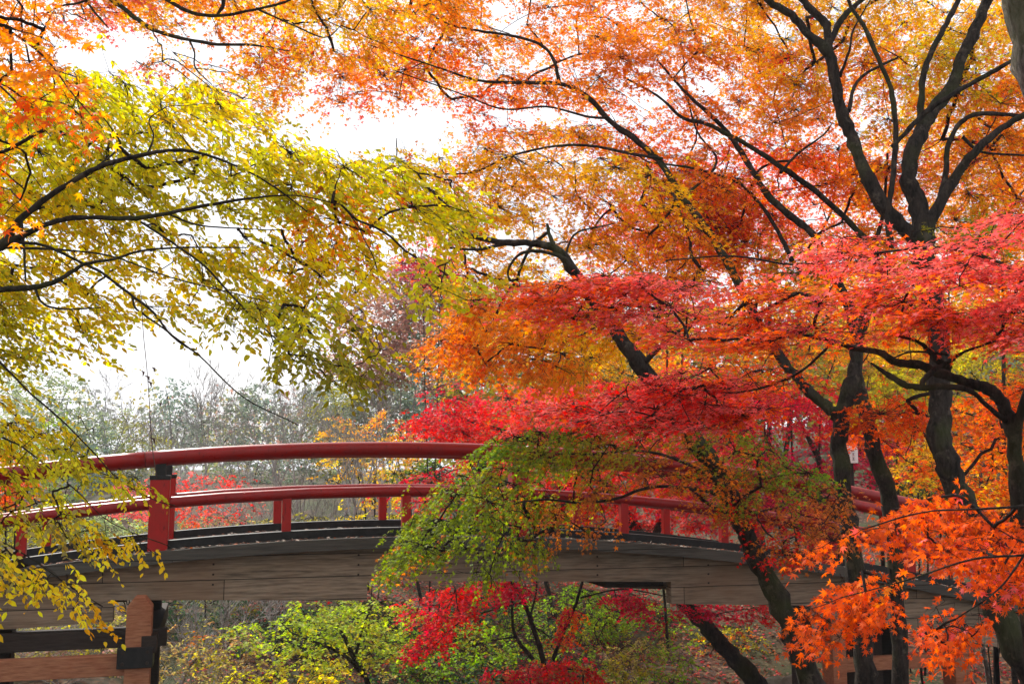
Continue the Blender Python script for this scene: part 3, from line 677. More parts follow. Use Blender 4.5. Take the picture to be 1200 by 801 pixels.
t.foliage([(1020, 470), (1070, 450), (1120, 470), (1200, 440), (1280, 450), (1280, 610), (1200, 600), (1120, 590), (1060, 540), (1000, 520), (980, 490)], (9.0, 11), .055, 1.35,
          [(1030, 500, 'RO'), (1060, 470, 'RO'), (1100, 490, 'RO'), (1140, 500, 'OR'), (1180, 470, 'RO'), (1150, 540, 'RO'), (1190, 560, 'OR'), (1100, 560, 'RO'), (1130, 580, 'GO', .6), (1210, 520, 'OR'), (1070, 540, 'GO', .7)], pad=(44, .07), holes=[(1100, 520, 16, 30)], name='crown', label='red orange lower layers around the trunk')
t.finish()

# T7: thick trunk cut by the upper right corner
t = Tree('maple_tree', 1330, 5.2, 'thick grey brown trunk leaning into the upper right corner', 'tree', G1, 'barkg')
t.limb([(1330, 801, 5.2, 66), (1300, 600, 5.2, 62), (1262, 360, 5.2, 58), (1233, 180, 5.2, 56), (1215, 90, 5.2, 52), (1200, 20, 5.2, 50), (1185, -60, 5.2, 44), (1150, -200, 5.3, 34)], 'trunk', foot=True)
t.limb([(1200, 130, 5.1, 12), (1160, 80, 5, 5), (1186, 60, 5, 6)], reg=False) if False else None
t.foliage([(1100, -260), (1400, -260), (1400, -90), (1250, -80), (1120, -100)], (4.5, 6.5), .055, .8, [(1200, -150, 'OR'), (1300, -150, 'GO')], pad=(60, .1))
t.finish()

# T8: near pink maple, wide layered crown
t = Tree('maple_tree', 1222, 5.6, 'near maple with wide flat layers of pink red leaves over the bridge end', 'tree', G1)
t.limb([(1215, 801, 5.6, 30), (1203, 700, 5.6, 26), (1194, 610, 5.6, 24), (1191, 545, 5.6, 22), (1183, 495, 5.6, 19), (1172, 468, 5.6, 17), (1158, 455, 5.6, 16), (1130, 447, 5.6, 14), (1100, 436, 5.6, 13), (1080, 428, 5.6, 12.5), (1050, 424, 5.6, 11.5), (1030, 412, 5.6, 9), (1003, 408, 5.7, 8), (975, 400, 5.8, 7), (960, 396, 5.8, 5), (900, 385, 6, 4), (830, 376, 6.2, 3.4), (760, 352, 6.4, 3), (690, 362, 6.6, 2)], 'trunk', foot=True)
t.limb([(1186, 500, 5.6, 9), (1160, 478, 5.5, 7), (1138, 458, 5.4, 7.5), (1110, 453, 5.4, 8), (1082, 454, 5.4, 9), (1060, 450, 5.4, 9), (1040, 438, 5.4, 7), (1020, 425, 5.4, 3)])
t.limb([(1080, 454, 5.4, 8), (1084, 443, 5.4, 8), (1100, 430, 5.4, 7), (1112, 424, 5.4, 6), (1130, 412, 5.3, 4), (1165, 400, 5.2, 3)])
t.limb([(1112, 430, 5.5, 9), (1098, 422, 5.4, 9), (1088, 410, 5.4, 7), (1075, 400, 5.3, 5), (1040, 390, 5.3, 3)])
t.limb([(1110, 415, 5.4, 4), (1070, 412, 5.3, 3), (1045, 420, 5.3, 2.5)])
t.limb([(1190, 520, 5.6, 14), (1200, 470, 5.5, 12), (1225, 400, 5.4, 10), (1200, 330, 5.3, 8), (1150, 300, 5.3, 6), (1090, 290, 5.4, 4), (1000, 300, 5.7, 3)])
t.limb([(1184, 490, 5.6, 7), (1205, 480, 5.5, 6), (1240, 470, 5.5, 4)])
t.limb([(975, 402, 5.8, 4), (930, 440, 6, 3.4), (860, 460, 6.2, 3), (780, 450, 6.4, 2)])
t.limb([(1000, 300, 5.7, 3), (930, 310, 5.9, 3), (860, 300, 6.1, 2.6), (780, 305, 6.3, 2)])
t.foliage([(600, 350), (640, 325), (720, 318), (790, 322), (860, 338), (930, 312), (1000, 270), (1060, 285), (1120, 285), (1180, 240), (1280, 230), (1280, 420), (1180, 410), (1120, 390), (1060, 395), (1000, 400), (960, 390), (900, 410), (820, 405), (770, 395), (700, 375), (640, 378)], (5.0, 6.2, -.0016), .044, 1.95,
          [(640, 350, 'RO'), (700, 330, 'PK'), (760, 340, 'PK'), (820, 350, 'PK'), (680, 370, 'PK'), (860, 330, 'RO'), (900, 350, 'PK'), (940, 330, 'OR'), (980, 320, 'PK'), (960, 370, 'OR'), (1020, 350, 'RO'), (1000, 380, 'OR'), (1060, 310, 'PK'), (1100, 340, 'RO'), (1050, 370, 'RO'), (1150, 310, 'PK'), (1190, 280, 'PK'), (1190, 340, 'PK'), (1120, 380, 'RO'), (1180, 380, 'PK'), (900, 390, 'RO'), (780, 380, 'RO')], pad=(58, .03), jit=85, droop=.2, tilt=.3, facecam=-.12, tpl='maple', per=11, holes=[(738, 405, 34, 28), (1140, 350, 34, 14), (700, 352, 12, 14)], flow=(-1.0, 0, 0))
t.foliage([(650, 478), (720, 445), (780, 440), (820, 415), (900, 410), (960, 440), (920, 470), (860, 500), (760, 506), (670, 500)], (5.8, 7.2, -.001), .044, 1.4,
          [(600, 450, 'PK'), (660, 430, 'RO'), (700, 460, 'RD'), (740, 430, 'PK'), (800, 440, 'PK'), (840, 470, 'PK'), (900, 440, 'RO'), (780, 480, 'RD'), (640, 480, 'RD')], pad=(46, .03), jit=50, droop=.2, tilt=.3, facecam=-.12, name='crown', flow=(-1.0, 0, 0))
t.foliage([(596, 356), (650, 325), (760, 316), (870, 335), (900, 400), (800, 408), (720, 388), (640, 382)], (5.9, 6.8), .044, 1.0,
          [(640, 350, 'PK'), (700, 335, 'PK'), (760, 350, 'PK'), (830, 360, 'PK'), (700, 370, 'RO'), (860, 390, 'PK')], pad=(50, .03), droop=.2, tilt=.3, facecam=-.12, flow=(-1.0, 0, 0), holes=[(738, 405, 30, 24), (700, 352, 10, 12)])
t.foliage([(640, 480), (720, 448), (800, 425), (880, 430), (900, 480), (800, 500), (680, 502)], (6.0, 7.0), .044, .9,
          [(680, 480, 'PK'), (760, 460, 'PK'), (840, 460, 'PK'), (720, 495, 'RD')], pad=(44, .03), droop=.2, tilt=.3, facecam=-.12, flow=(-1.0, 0, 0))
t.finish()

# near orange maple, twigs entering from the right edge
t = Tree('maple_tree', 1420, 3.6, 'closest maple with bright orange star leaves hanging in the lower right', 'tree', G1)
t.limb([(1430, 801, 3.6, 60), (1400, 650, 3.6, 54), (1390, 500, 3.6, 50), (1400, 300, 3.6, 40), (1400, 100, 3.6, 30)], 'trunk', foot=True)
t.tipr = .0014
t.limb([(1392, 560, 3.6, 16), (1300, 570, 3.6, 8), (1220, 590, 3.6, 5), (1150, 596, 3.6, 3), (1080, 600, 3.7, 2.4), (1010, 620, 3.8, 2)])
t.limb([(1395, 640, 3.6, 16), (1290, 640, 3.5, 7), (1200, 650, 3.5, 4), (1140, 655, 3.5, 3), (1060, 680, 3.5, 2), (985, 700, 3.6, 1.6)])
t.limb([(1200, 650, 3.5, 4), (1170, 690, 3.5, 2.5), (1120, 725, 3.5, 2)])
orc = [(960, 650, 'OD'), (1020, 620, 'OD'), (1080, 600, 'OD'), (1140, 600, 'OD'), (1180, 640, 'RO'), (1130, 650, 'PK'), (1100, 640, 'OD'), (1200, 700, 'OD'), (980, 700, 'OD'), (1020, 700, 'OD'), (970, 740, 'RO'), (1120, 720, 'RO'), (1150, 690, 'PK'), (1100, 740, 'RO'), (1040, 700, 'OR', .5)]
t.foliage([(945, 645), (1000, 618), (1060, 585), (1130, 572), (1180, 600), (1260, 600), (1260, 660), (1180, 650), (1120, 660), (1090, 630), (1020, 630), (960, 655)], (3.7, 4.4), .037, 1.4, orc, tpl='maple7', tilt=.7, facecam=.7, pad=(38, .03), droop=.4, per=7, maxr=.008, flow=(-0.7, 0, -0.3))
t.foliage([(1090, 650), (1150, 620), (1260, 640), (1260, 700), (1200, 700), (1130, 670)], (3.6, 4.3), .037, 1.3, orc, tpl='maple7', tilt=.7, facecam=.7, pad=(38, .03), droop=.4, per=7, maxr=.008, flow=(-0.7, 0, -0.3))
t.foliage([(935, 715), (965, 680), (1010, 668), (1050, 680), (1060, 705), (1020, 735), (990, 730), (985, 755), (955, 755)], (3.6, 4.1), .036, 1.6, orc, tpl='maple7', tilt=.7, facecam=.9, pad=(30, .02), droop=.5, per=7, maxr=.006, flow=(-0.7, 0, -0.3))
t.foliage([(1075, 720), (1120, 700), (1160, 720), (1150, 745), (1110, 765), (1080, 750)], (3.5, 4.0), .036, 1.5, orc, tpl='maple7', tilt=.7, facecam=.9, pad=(30, .02), droop=.5, per=7, maxr=.006, flow=(-0.7, 0, -0.3))
t.finish()

# ------------------------------------------------------------------ left trees
t = Tree('hornbeam_tree', -330, 6.2, 'yellow green hornbeam reaching in from the left with long dark branches', 'tree')
D = 5.5; t.tipr = .0022
t.limb([(-330, 801, 6.2, 60), (-300, 600, 6.2, 56), (-270, 430, 6.1, 50), (-260, 250, 6.1, 44), (-280, 0, 6.1, 34), (-270, -200, 6.1, 20)], 'trunk', foot=True)
t.limb([(-268, 430, 6.1, 30), (-150, 360, 5.9, 22), (-60, 315, D, 17), (0, 288, D, 14), (15, 268, D, 11), (35, 247, D, 9), (70, 222, D, 8), (115, 196, D, 7), (165, 182, D, 6), (205, 176, D, 5), (240, 181, D, 4), (280, 196, D, 3), (320, 218, D, 2.4), (360, 248, D, 1.8)])
t.limb([(0, 290, D, 12), (28, 275, D, 9), (60, 261, D, 7.5), (95, 255, D, 7), (150, 256, D, 6.5), (190, 251, D, 6), (240, 241, D, 5), (290, 233, D, 3.4), (345, 229, D, 2), (400, 240, D, 1.5)])
t.limb([(-268, 430, 6.1, 26), (-150, 380, 5.9, 18), (-60, 350, D, 12), (0, 340, D, 9), (40, 336, D, 8.5), (65, 330, D, 7), (85, 318, D, 6), (100, 309, D, 5), (135, 303, D, 4), (165, 294, D, 3.4), (215, 290, D, 2.6), (290, 290, D, 1.6)])
t.limb([(8, 284, D, 6), (50, 287, D, 4.5), (90, 305, D, 4), (120, 320, D, 4), (150, 343, D, 3.6), (180, 366, D, 3.4), (200, 392, D, 2.8), (235, 418, D, 2.2), (285, 465, D, 1.8), (350, 498, D, 1.4)])
t.limb([(165, 260, D, 4), (200, 283, D, 3.4), (240, 312, D, 3), (275, 350, D, 2.6), (310, 385, D, 2.2), (350, 420, D, 1.6)])
t.limb([(40, 335, D, 4), (50, 355, D, 3.2), (75, 362, D, 2.8), (120, 360, D, 1.8)])
t.limb([(155, 348, D, 3.4), (160, 362, D, 3), (185, 380, D, 2.6), (225, 410, D, 2)])
t.limb([(24, 258, D, 5), (28, 290, D, 3.6), (30, 330, D, 2.4)])
t.limb([(110, 198, D, 3), (140, 172, 5.7, 2.6), (130, 150, 5.6, 2.2), (105, 118, 5.6, 1.6)])
t.limb([(172, 182, D, 2.6), (180, 160, D, 2.4), (175, 140, D, 2), (195, 125, D, 1.4)])
t.limb([(200, 252, D, 3.4), (235, 264, D, 2.6), (290, 268, D, 1.8), (340, 270, D, 1.2)])
t.limb([(0, 290, D, 5), (60, 292, D, 3.4), (130, 300, 5.6, 2.6), (200, 325, 5.4, 2), (300, 350, 5.4, 1.4), (380, 375, 5.4, 1)])
yg = [(40, 110, 'YG'), (100, 130, 'YG'), (160, 110, 'YG'), (220, 110, 'YE'), (60, 170, 'YG'), (150, 220, 'YG'), (250, 170, 'YG'), (300, 140, 'YE'), (320, 190, 'YG'), (380, 200, 'YG'), (440, 200, 'YG'), (500, 220, 'YE'), (520, 260, 'YG'), (40, 240, 'YE'), (60, 310, 'YE'), (120, 280, 'YE'), (200, 280, 'YG'), (260, 300, 'YG'), (330, 320, 'YE'), (300, 370, 'YG'), (400, 290, 'YE'), (460, 300, 'YE'), (350, 380, 'YG'), (30, 390, 'YG'), (160, 350, 'YE'), (360, 430, 'OL'), (400, 400, 'OL'), (410, 230, 'OR', .35), (350, 290, 'GO', .6), (430, 350, 'YE')]
t.foliage([(-70, 80), (40, 70), (110, 75), (170, 92), (250, 100), (310, 140), (330, 165), (400, 175), (460, 180), (520, 200), (560, 240), (540, 290), (490, 290), (440, 280), (340, 260), (240, 250), (120, 250), (-70, 250)], (5.6, 7.1), .050, 2.0, yg, 'oval', .5, (52, .08), .3, holes=[(200, 215, 26, 10), (255, 225, 26, 8), (100, 225, 14, 7), (75, 128, 12, 5)], maxr=.012, mat='leaf', flow=(0.5, 0, -0.1))
t.foliage([(-70, 250), (120, 250), (240, 255), (340, 262), (440, 280), (450, 320), (400, 360), (330, 365), (250, 360), (180, 380), (120, 370), (60, 420), (-70, 440)], (5.55, 7.0), .049, 1.4, yg, 'oval', .5, (50, .08), .35, holes=[(230, 262, 45, 10), (160, 330, 36, 8), (220, 340, 16, 10), (60, 350, 30, 8)], maxr=.012, name='crown', flow=(0.5, 0, -0.1))
t.foliage([(250, 350), (330, 350), (400, 340), (470, 400), (455, 420), (430, 415), (440, 440), (400, 455), (360, 440), (290, 425), (330, 405), (260, 385)], (4.9, 5.8), .046, 1.3, yg, 'oval', .55, (36, .05), .5, maxr=.008, name='crown', flow=(0.5, 0, -0.1))
t.foliage([(480, 290), (560, 290), (580, 335), (530, 360), (480, 340)], (5.0, 5.8), .05, 1.0, [(520, 300, 'YE'), (500, 330, 'YG')], 'oval', .5, (36, .05), .4, maxr=.008, name='crown')
t.foliage([(380, 180), (470, 160), (500, 200), (440, 250), (380, 330), (310, 320), (360, 240)], (6.3, 7.2), .05, .55, [(420, 190, 'OR'), (410, 230, 'RO'), (350, 290, 'OR'), (470, 180, 'GO')], 'maple', .5, (40, .07), .3, maxr=.008, name='crown', label='few orange leaves among the yellow ones')
# dangling dry vine with shrivelled leaves
mb = MB(); q = [P(165, 340, 5.3), P(168, 390, 5.3), P(172, 430, 5.3), P(175, 470, 5.3), P(178, 520, 5.3), P(184, 560, 5.3)]
mb.tube(catmull(q, 5), .0022, 5)
for (x, y, l) in ((166, 434, 14), (178, 430, 12), (173, 446, 16), (170, 440, 12), (186, 472, 8), (176, 512, 14)):
    a = P(x, y, 5.3); b = a+np.array((random.uniform(-.03, .03), 0, -.03))*l/14; mb.tube([a, (a+b)/2+np.array((.006, .004, .006)), b], [.002, .007, .002], 6)
mb.build('dry_vine', M['vine'], t.root)
t.finish()

t = Tree('hornbeam_tree', -190, 4.6, 'small yellow hornbeam drooping over the left end of the red rails', 'tree', thick=.65)
t.limb([(-190, 801, 4.6, 36), (-180, 600, 4.6, 32), (-170, 460, 4.6, 26), (-160, 360, 4.6, 20), (-150, 250, 4.6, 8)], 'trunk', foot=True)
D = 4.4; t.tipr = .0015
t.limb([(-165, 400, 4.6, 12), (-90, 395, D, 8), (-30, 410, D, 6), (0, 425, D, 5), (35, 460, D, 4), (70, 490, D, 3.4), (105, 525, D, 3), (140, 562, D, 2.4), (180, 585, D, 1.8), (205, 592, D, 1.2)])
t.limb([(-165, 470, 4.6, 12), (-80, 490, D, 7), (-20, 505, D, 5), (20, 520, D, 3.4), (50, 542, D, 2.8), (90, 575, D, 2.4), (130, 612, D, 1.8), (200, 640, D, 1.2)])
t.limb([(-170, 520, 4.6, 12), (-90, 600, D, 6), (-20, 625, D, 4), (30, 650, D, 3), (80, 685, D, 2.2), (120, 710, D, 1.6)])
yl = [(30, 470, 'YE'), (90, 510, 'YG'), (130, 540, 'YG'), (180, 575, 'YG'), (60, 580, 'YG'), (110, 590, 'YE'), (150, 610, 'YE'), (30, 660, 'YE'), (90, 690, 'YE'), (140, 730, 'GO'), (20, 560, 'YG'), (200, 645, 'YE'), (40, 620, 'KH')]
t.foliage([(-90, 420), (-20, 440), (30, 462), (75, 500), (125, 540), (180, 568), (190, 585), (150, 580), (90, 562), (30, 540), (-90, 520)], (4.2, 5.0), .030, 1.0, yl, 'oval', .6, (34, .03), .45, maxr=.006, facecam=.2, flow=(1.0, 0, -0.5))
t.foliage([(-40, 545), (40, 550), (100, 590), (150, 625), (205, 645), (160, 650), (110, 640), (50, 625), (0, 610), (-60, 600)], (4.2, 4.9), .030, .65, yl, 'oval', .6, (30, .03), .45, maxr=.006, facecam=.3, flow=(1.0, 0, -0.5))
t.foliage([(-90, 610), (-20, 625), (20, 648), (60, 665), (95, 688), (125, 722), (95, 725), (60, 700), (20, 690), (-40, 700), (-90, 740)], (3.9, 4.5), .034, .95, yl, 'oval', .6, (28, .03), .45, maxr=.006, facecam=.4, name='crown', label='lowest spray of deep yellow leaves', flow=(1.0, 0, -0.5))
t.foliage([(-90, 690), (-20, 700), (-15, 750), (-90, 780)], (3.8, 4.3), .042, .9, yl, 'oval', .6, (28, .03), .45, maxr=.006, facecam=.4, name='crown')
t.finish()

t = Tree('maple_tree', -520, 4.2, 'blurred near maple with orange leaves cut by the upper left corner', 'tree')
t.limb([(-520, 801, 4.2, 50), (-480, 500, 4.2, 42), (-400, 200, 4.1, 32), (-300, 0, 4, 22), (-200, -80, 3.9, 12)], 'trunk', foot=True)
D = 3.6; t.tipr = .0018
t.limb([(-300, 0, 4, 16), (-150, -20, 3.8, 8), (-60, 0, D, 5), (0, 30, D, 4), (50, 65, D, 3), (85, 110, D, 2), (120, 150, D, 1.4)])
t.limb([(-100, -15, 3.7, 6), (-40, 60, D, 4), (20, 120, D, 2.6), (60, 160, D, 1.6)])
t.foliage([(-90, -60), (40, -30), (75, 30), (95, 90), (125, 140), (120, 165), (80, 150), (40, 165), (0, 160), (-90, 220)], (3.2, 4.2), .05, 1.25, [(10, 30, 'OR'), (50, 60, 'OR'), (20, 90, 'OR'), (0, 140, 'GO'), (60, 130, 'RO'), (80, 90, 'GO'), (30, 150, 'RO'), (60, 20, 'OR')], 'maple7', .45, (44, .05), .35, maxr=.01)
t.foliage([(-60, 150), (20, 160), (60, 210), (30, 260), (-60, 270)], (3.4, 4.2), .05, .5, [(10, 200, 'RO'), (20, 230, 'OR')], 'maple7', .45, (40, .04), .35, maxr=.01)
t.finish()

t = Tree('maple_tree', -520, 9.5, 'golden maple whose thin dark branches cross the top left sky', 'tree')
t.limb([(-520, 801, 9.5, 40), (-500, 500, 9.5, 36), (-420, 200, 9.4, 30), (-300, 0, 9.2, 24), (-150, -120, 9, 18), (0, -110, 8.8, 14), (80, -60, 8.6, 11), (118, -12, 8.5, 8), (146, 11, 8.5, 7), (165, 26, 8.5, 6.5), (182, 36, 8.5, 6), (212, 45, 8.5, 5), (255, 52, 8.5, 4.5), (298, 53, 8.5, 3), (340, 60, 8.5, 1.6)], 'trunk', foot=True)
t.limb([(60, -75, 8.6, 8), (140, -40, 8.6, 7), (192, -3, 8.5, 6), (225, 15, 8.5, 5.5), (262, 18, 8.5, 5), (295, 12, 8.5, 4), (330, 4, 8.5, 3.5), (350, -6, 8.5, 3)])
t.limb([(0, -110, 8.8, 8), (60, -60, 8.7, 6), (100, 0, 8.6, 4), (127, 33, 8.5, 2)])
t.limb([(118, -10, 8.5, 4), (95, 3, 8.5, 3.4), (70, 8, 8.5, 3), (40, 24, 8.5, 1.6)])
t.limb([(222, 47, 8.5, 3), (228, 62, 8.5, 2.6), (229, 80, 8.5, 2.2), (248, 99, 8.5, 1.4)])
t.limb([(255, 17, 8.5, 4), (262, 2, 8.5, 6), (256, -30, 8.5, 4)])
t.limb([(300, 10, 8.5, 3.4), (340, 28, 8.5, 2.4), (380, 44, 8.5, 1.8), (400, 30, 8.5, 1.2)])
gg = [(60, 10, 'OR'), (120, 20, 'PK', .8), (170, 20, 'OR'), (220, 25, 'GO'), (270, 30, 'OR'), (310, 40, 'RO'), (350, 20, 'GO'), (400, 30, 'YE'), (440, 15, 'GO'), (480, 20, 'OR'), (380, 70, 'GO'), (320, 70, 'GO'), (340, 110, 'OR'), (280, 90, 'OR'), (520, 20, 'OR'), (300, 120, 'GO')]
t.foliage([(20, -60), (560, -60), (560, 10), (520, 30), (470, 60), (420, 80), (395, 60), (350, 90), (345, 115), (310, 130), (290, 100), (280, 50), (200, 35), (100, 20)], (8.2, 10.5), .055, 1.35, gg, 'maple', .5, (42, .08), .3, holes=[(232, 28, 18, 10), (205, 12, 10, 6)], maxr=.012)
t.foliage([(180, 50), (260, 75), (300, 90), (330, 110), (330, 140), (300, 150), (240, 110), (150, 80)], (8.8, 11), .05, .45, gg, 'maple', .5, (30, .06), .3, maxr=.006, name='crown')
t.foliage([(40, 0), (120, 0), (200, 20), (210, 45), (150, 40), (80, 40)], (9, 12), .05, .5, gg, 'maple', .5, (30, .06), .3, maxr=.006, name='crown')
t.finish()

# ------------------------------------------------------------------ behind the bridge
def crimson():
    t = Tree('maple_tree', 900, 15.5, 'crimson maple behind the bridge leaning left over its red rails', 'tree', 'crimson maples behind the bridge')
    t.limb([(888, 801, 15.5, 26), (862, 772, 15.5, 24), (835, 742, 15.5, 22), (805, 708, 15.5, 20), (770, 660, 15.6, 18), (740, 610, 15.8, 15), (700, 560, 16, 12), (650, 530, 16.2, 9), (590, 505, 16.4, 6), (540, 490, 16.5, 4)], 'trunk', foot=True)
    t.limb([(760, 640, 15.6, 12), (800, 570, 16, 9), (850, 520, 16.4, 6), (900, 490, 16.6, 4)])
    t.limb([(700, 560, 16, 8), (690, 510, 16.2, 6), (670, 470, 16.4, 4)])
    t.foliage([(485, 490), (520, 466), (600, 455), (700, 445), (800, 450), (880, 460), (890, 530), (840, 620), (740, 625), (640, 625), (560, 600), (600, 560), (560, 530), (490, 515)], (14.8, 18), .07, 1.9,
              [(520, 480, 'RD'), (560, 475, 'CR'), (600, 470, 'RD'), (650, 480, 'PK'), (700, 470, 'RD'), (760, 470, 'RD'), (600, 530, 'RO'), (640, 600, 'RD'), (700, 600, 'RD'), (760, 600, 'RD'), (800, 500, 'PK'), (850, 480, 'RD'), (820, 590, 'PK'), (860, 590, 'MG'), (880, 500, 'CR'), (680, 540, 'RO')], pad=(42, .12), holes=[(610, 550, 10, 6)])
    t.foliage([(490, 545), (560, 540), (580, 560), (520, 600), (480, 585), (460, 575)], (15, 17), .07, 1.3, [(500, 560, 'CR'), (540, 570, 'RO')], pad=(30, .08), name='crown')
    t.foliage([(790, 705), (960, 705), (930, 725), (880, 735), (860, 722), (800, 720)], (14.6, 16), .065, 1.1, [(800, 715, 'CR'), (860, 715, 'CR'), (920, 715, 'RD')], pad=(26, .08), name='crown')
    t.finish()
    t = Tree('maple_tree', 985, 18, 'magenta red maple behind the right half of the bridge', 'tree', 'crimson maples behind the bridge')
    t.limb([(985, 700, 18, 16), (980, 640, 18, 14), (975, 590, 18, 12), (960, 540, 18, 9), (940, 500, 18.2, 5)], 'trunk', foot=True)
    t.limb([(976, 595, 18, 8), (1000, 550, 18.2, 6), (1015, 510, 18.4, 4)])
    t.foliage([(860, 470), (930, 455), (1000, 450), (1050, 475), (1060, 520), (1030, 570), (960, 600), (890, 620), (850, 600), (850, 530)], (17, 20), .075, 1.7,
              [(880, 490, 'RD'), (920, 480, 'CR'), (960, 500, 'CR'), (1000, 490, 'RD'), (1020, 530, 'MG'), (980, 550, 'MG'), (920, 560, 'MG'), (880, 580, 'CR'), (1040, 490, 'PK')], pad=(36, .12), holes=[(998, 526, 7, 12)])
    t.finish()
crimson()

def blob_tree(name, px, d, top, bot, wpx, cols, label, cat='tree', group=None, leaf=.07, cov=1.4, tpl='far', stems=3, trunk=.09, mat='leaf', poly=None, rnd=.25, droop=.2, bark='bark', pad=None, depth=None, tilt=.6, holes=()):
    """a background tree: ground-rooted stems and a crown filling the outline"""
    t = Tree(name, px, d, label, cat, group, bark)
    by = float(proj(t.base[None])[1][0]); tp = trunk*FPX/d
    cy = (top+bot)/2
    for k in range(stems):
        sx = px+(k-(stems-1)/2)*tp*1.4; ex = px+(k-(stems-1)/2)*wpx/max(stems, 2)*.75+random.uniform(-.05, .05)*wpx
        t.limb([(sx, by-(by-bot)*.25, d, tp), ((sx*2+ex)/3, by-(by-bot)*.7, d, tp*.8), ((sx+ex)/2, bot-(bot-top)*.1, d, tp*.6), (ex, cy, d, tp*.4), (ex+random.uniform(-8, 8), top+(bot-top)*.15, d, tp*.15)], 'trunk' if k == 0 else 'limb', foot=(k == 0), n=6, sub=3)
    if poly is None:
        n = 14; poly = []
        for i in range(n):
            a = i*2*math.pi/n; r = 1+random.uniform(-rnd, rnd*.6)
            poly.append((px+math.cos(a)*wpx/2*r, cy+math.sin(a)*(bot-top)/2*r))
    dd = depth or max(.5, wpx*d/FPX*.35)
    t.tipr = .0026 if d < 20 else .005
    t.foliage(poly, (d-dd, d+dd), leaf, cov, cols, tpl, tilt, pad or (max(14, wpx*.13), .10), droop, mat=mat, jit=wpx*.12+6, maxr=trunk*.5, sprigs=d < 24, holes=holes)
    t.finish(mat=M['twig'] if bark != 'greytwig' else M['greytwig']); return t

def bare_tree(px, d, top, spread, label, group='bare grey trees beyond the bridge', lean=0., n=70, r=.05):
    """leafless tree: straight forking branches fanning upward"""
    t = Tree('bare_tree', px, d, label, 'tree', group, 'greytwig')
    b = t.base; topz = float(P(px, top, d)[2]); H = topz-b[2]; V = []; F = []; o = 0; tr = None
    mains = []; wide = spread/FPX*d/H
    def grow(p, dr, L, r0, lev):
        nonlocal o
        k = 5; q = [p]; c = p.copy(); dd = dr.copy()
        for i in range(k):
            dd = dd+RNG.normal(0, .07, 3)+np.array((0, 0, .05)); dd /= np.linalg.norm(dd); c = c+dd*L/k; q.append(c)
        r1 = r0*(.45 if lev < 4 else .3); rr = np.linspace(r0, r1, k+1); v, f = tube_arrays(np.array(q), rr, 5 if lev < 2 else 3)
        (mains if lev == 0 else V).append(v) if lev else mains.append((v, f))
        if lev: F.append(f+o); o += len(v)
        if lev >= 4: return
        m = (4, 4, 3, 3)[lev]
        for i in range(m+1):
            u = RNG.uniform(.35, 1) if i < m else 1; idx = u*k; a = int(min(idx, k-1)); pp = q[a]+(q[a+1]-q[a])*(idx-a)
            w = RNG.normal(0, 1, 3); w -= dd*(w@dd); w /= np.linalg.norm(w)+1e-6
            an = RNG.uniform(.3, .75)*(1 if i < m else .35); nd = dd*math.cos(an)+w*math.sin(an)*(1+wide*.3)
            nd[2] = nd[2]*.9+.12; nd /= np.linalg.norm(nd)
            grow(pp, nd, L*RNG.uniform(.55, .8)*(1-.25*u+.1), max(rr[min(a, k-1)]*.6, .006*d/25), lev+1)
    grow(b-np.array((0, 0, .1)), np.array((lean*.6, 0, 1.)), H*.42, r, 0)
    np_mesh('trunk', mains[0][0], mains[0][1], 4, M['greytwig'], t.root, smooth=True)
    np_mesh('twigs', np.concatenate(V), np.concatenate(F), 4, M['greytwig'], t.root, smooth=True)
    return t

# far wood mass closing the view on the right
def far_wood():
    n = 46000; pos = []; cols = []; C = []
    rows = [(380, 1330, 52, 44), (430, 1330, 62, 40)]
    cl = []
    for k in range(110):
        px = random.uniform(-250, 1500); left = px < 500; d = random.uniform(58, 85) if left else random.uniform(42, 62)
        topy = 455+random.uniform(-25, 30) if left else (470-(min(px, 900)-500)*.35+random.uniform(-20, 50) if px < 1000 else 330+random.uniform(-20, 60))
        cl.append((px, d, topy))
    Vp = []; Cc = []
    for px, d, topy in cl:
        x = float(P(px, 600, d)[0]); g = float(ground(x, d)); top = float(P(px, topy, d)[2]); h = top-g
        if h < 1: h = 3
        c = PAL[random.choice(('GY', 'PG', 'GY', 'GG', 'KH', 'BR') if px < 560 else ('OL', 'OR', 'RO', 'YG', 'OL', 'DG', 'GG', 'RU', 'CR', 'KH'))]
        m = 190 if px < 560 else 800; rr = 2.6
        q = RNG.normal(0, .5, (m, 3)); q /= np.maximum(np.linalg.norm(q, axis=1)[:, None], 1)
        Vp.append(np.array((x, d, g+h*.52))+q*np.array((rr, rr, h*.5))); Cc.append(np.array(c)*RNG.uniform(.6, 1.2, (m, 1))*(1.35 if px < 560 else .8))  # left crowns: twig greys, paled further in colour to imitate distance haze
    Vp = np.concatenate(Vp); Cc = np.concatenate(Cc); m = len(Vp)
    tag(leaves_mesh('distant_wood', None, Vp, RNG.normal(0, 1, (m, 3)), np.array((0, -.4, .6))+RNG.normal(0, .7, (m, 3)), RNG.uniform(.25, .5, m), Cc, 'far', M['dull']), 'far mixed autumn wood closing the view behind everything', 'wood', None, 'stuff')
far_wood()

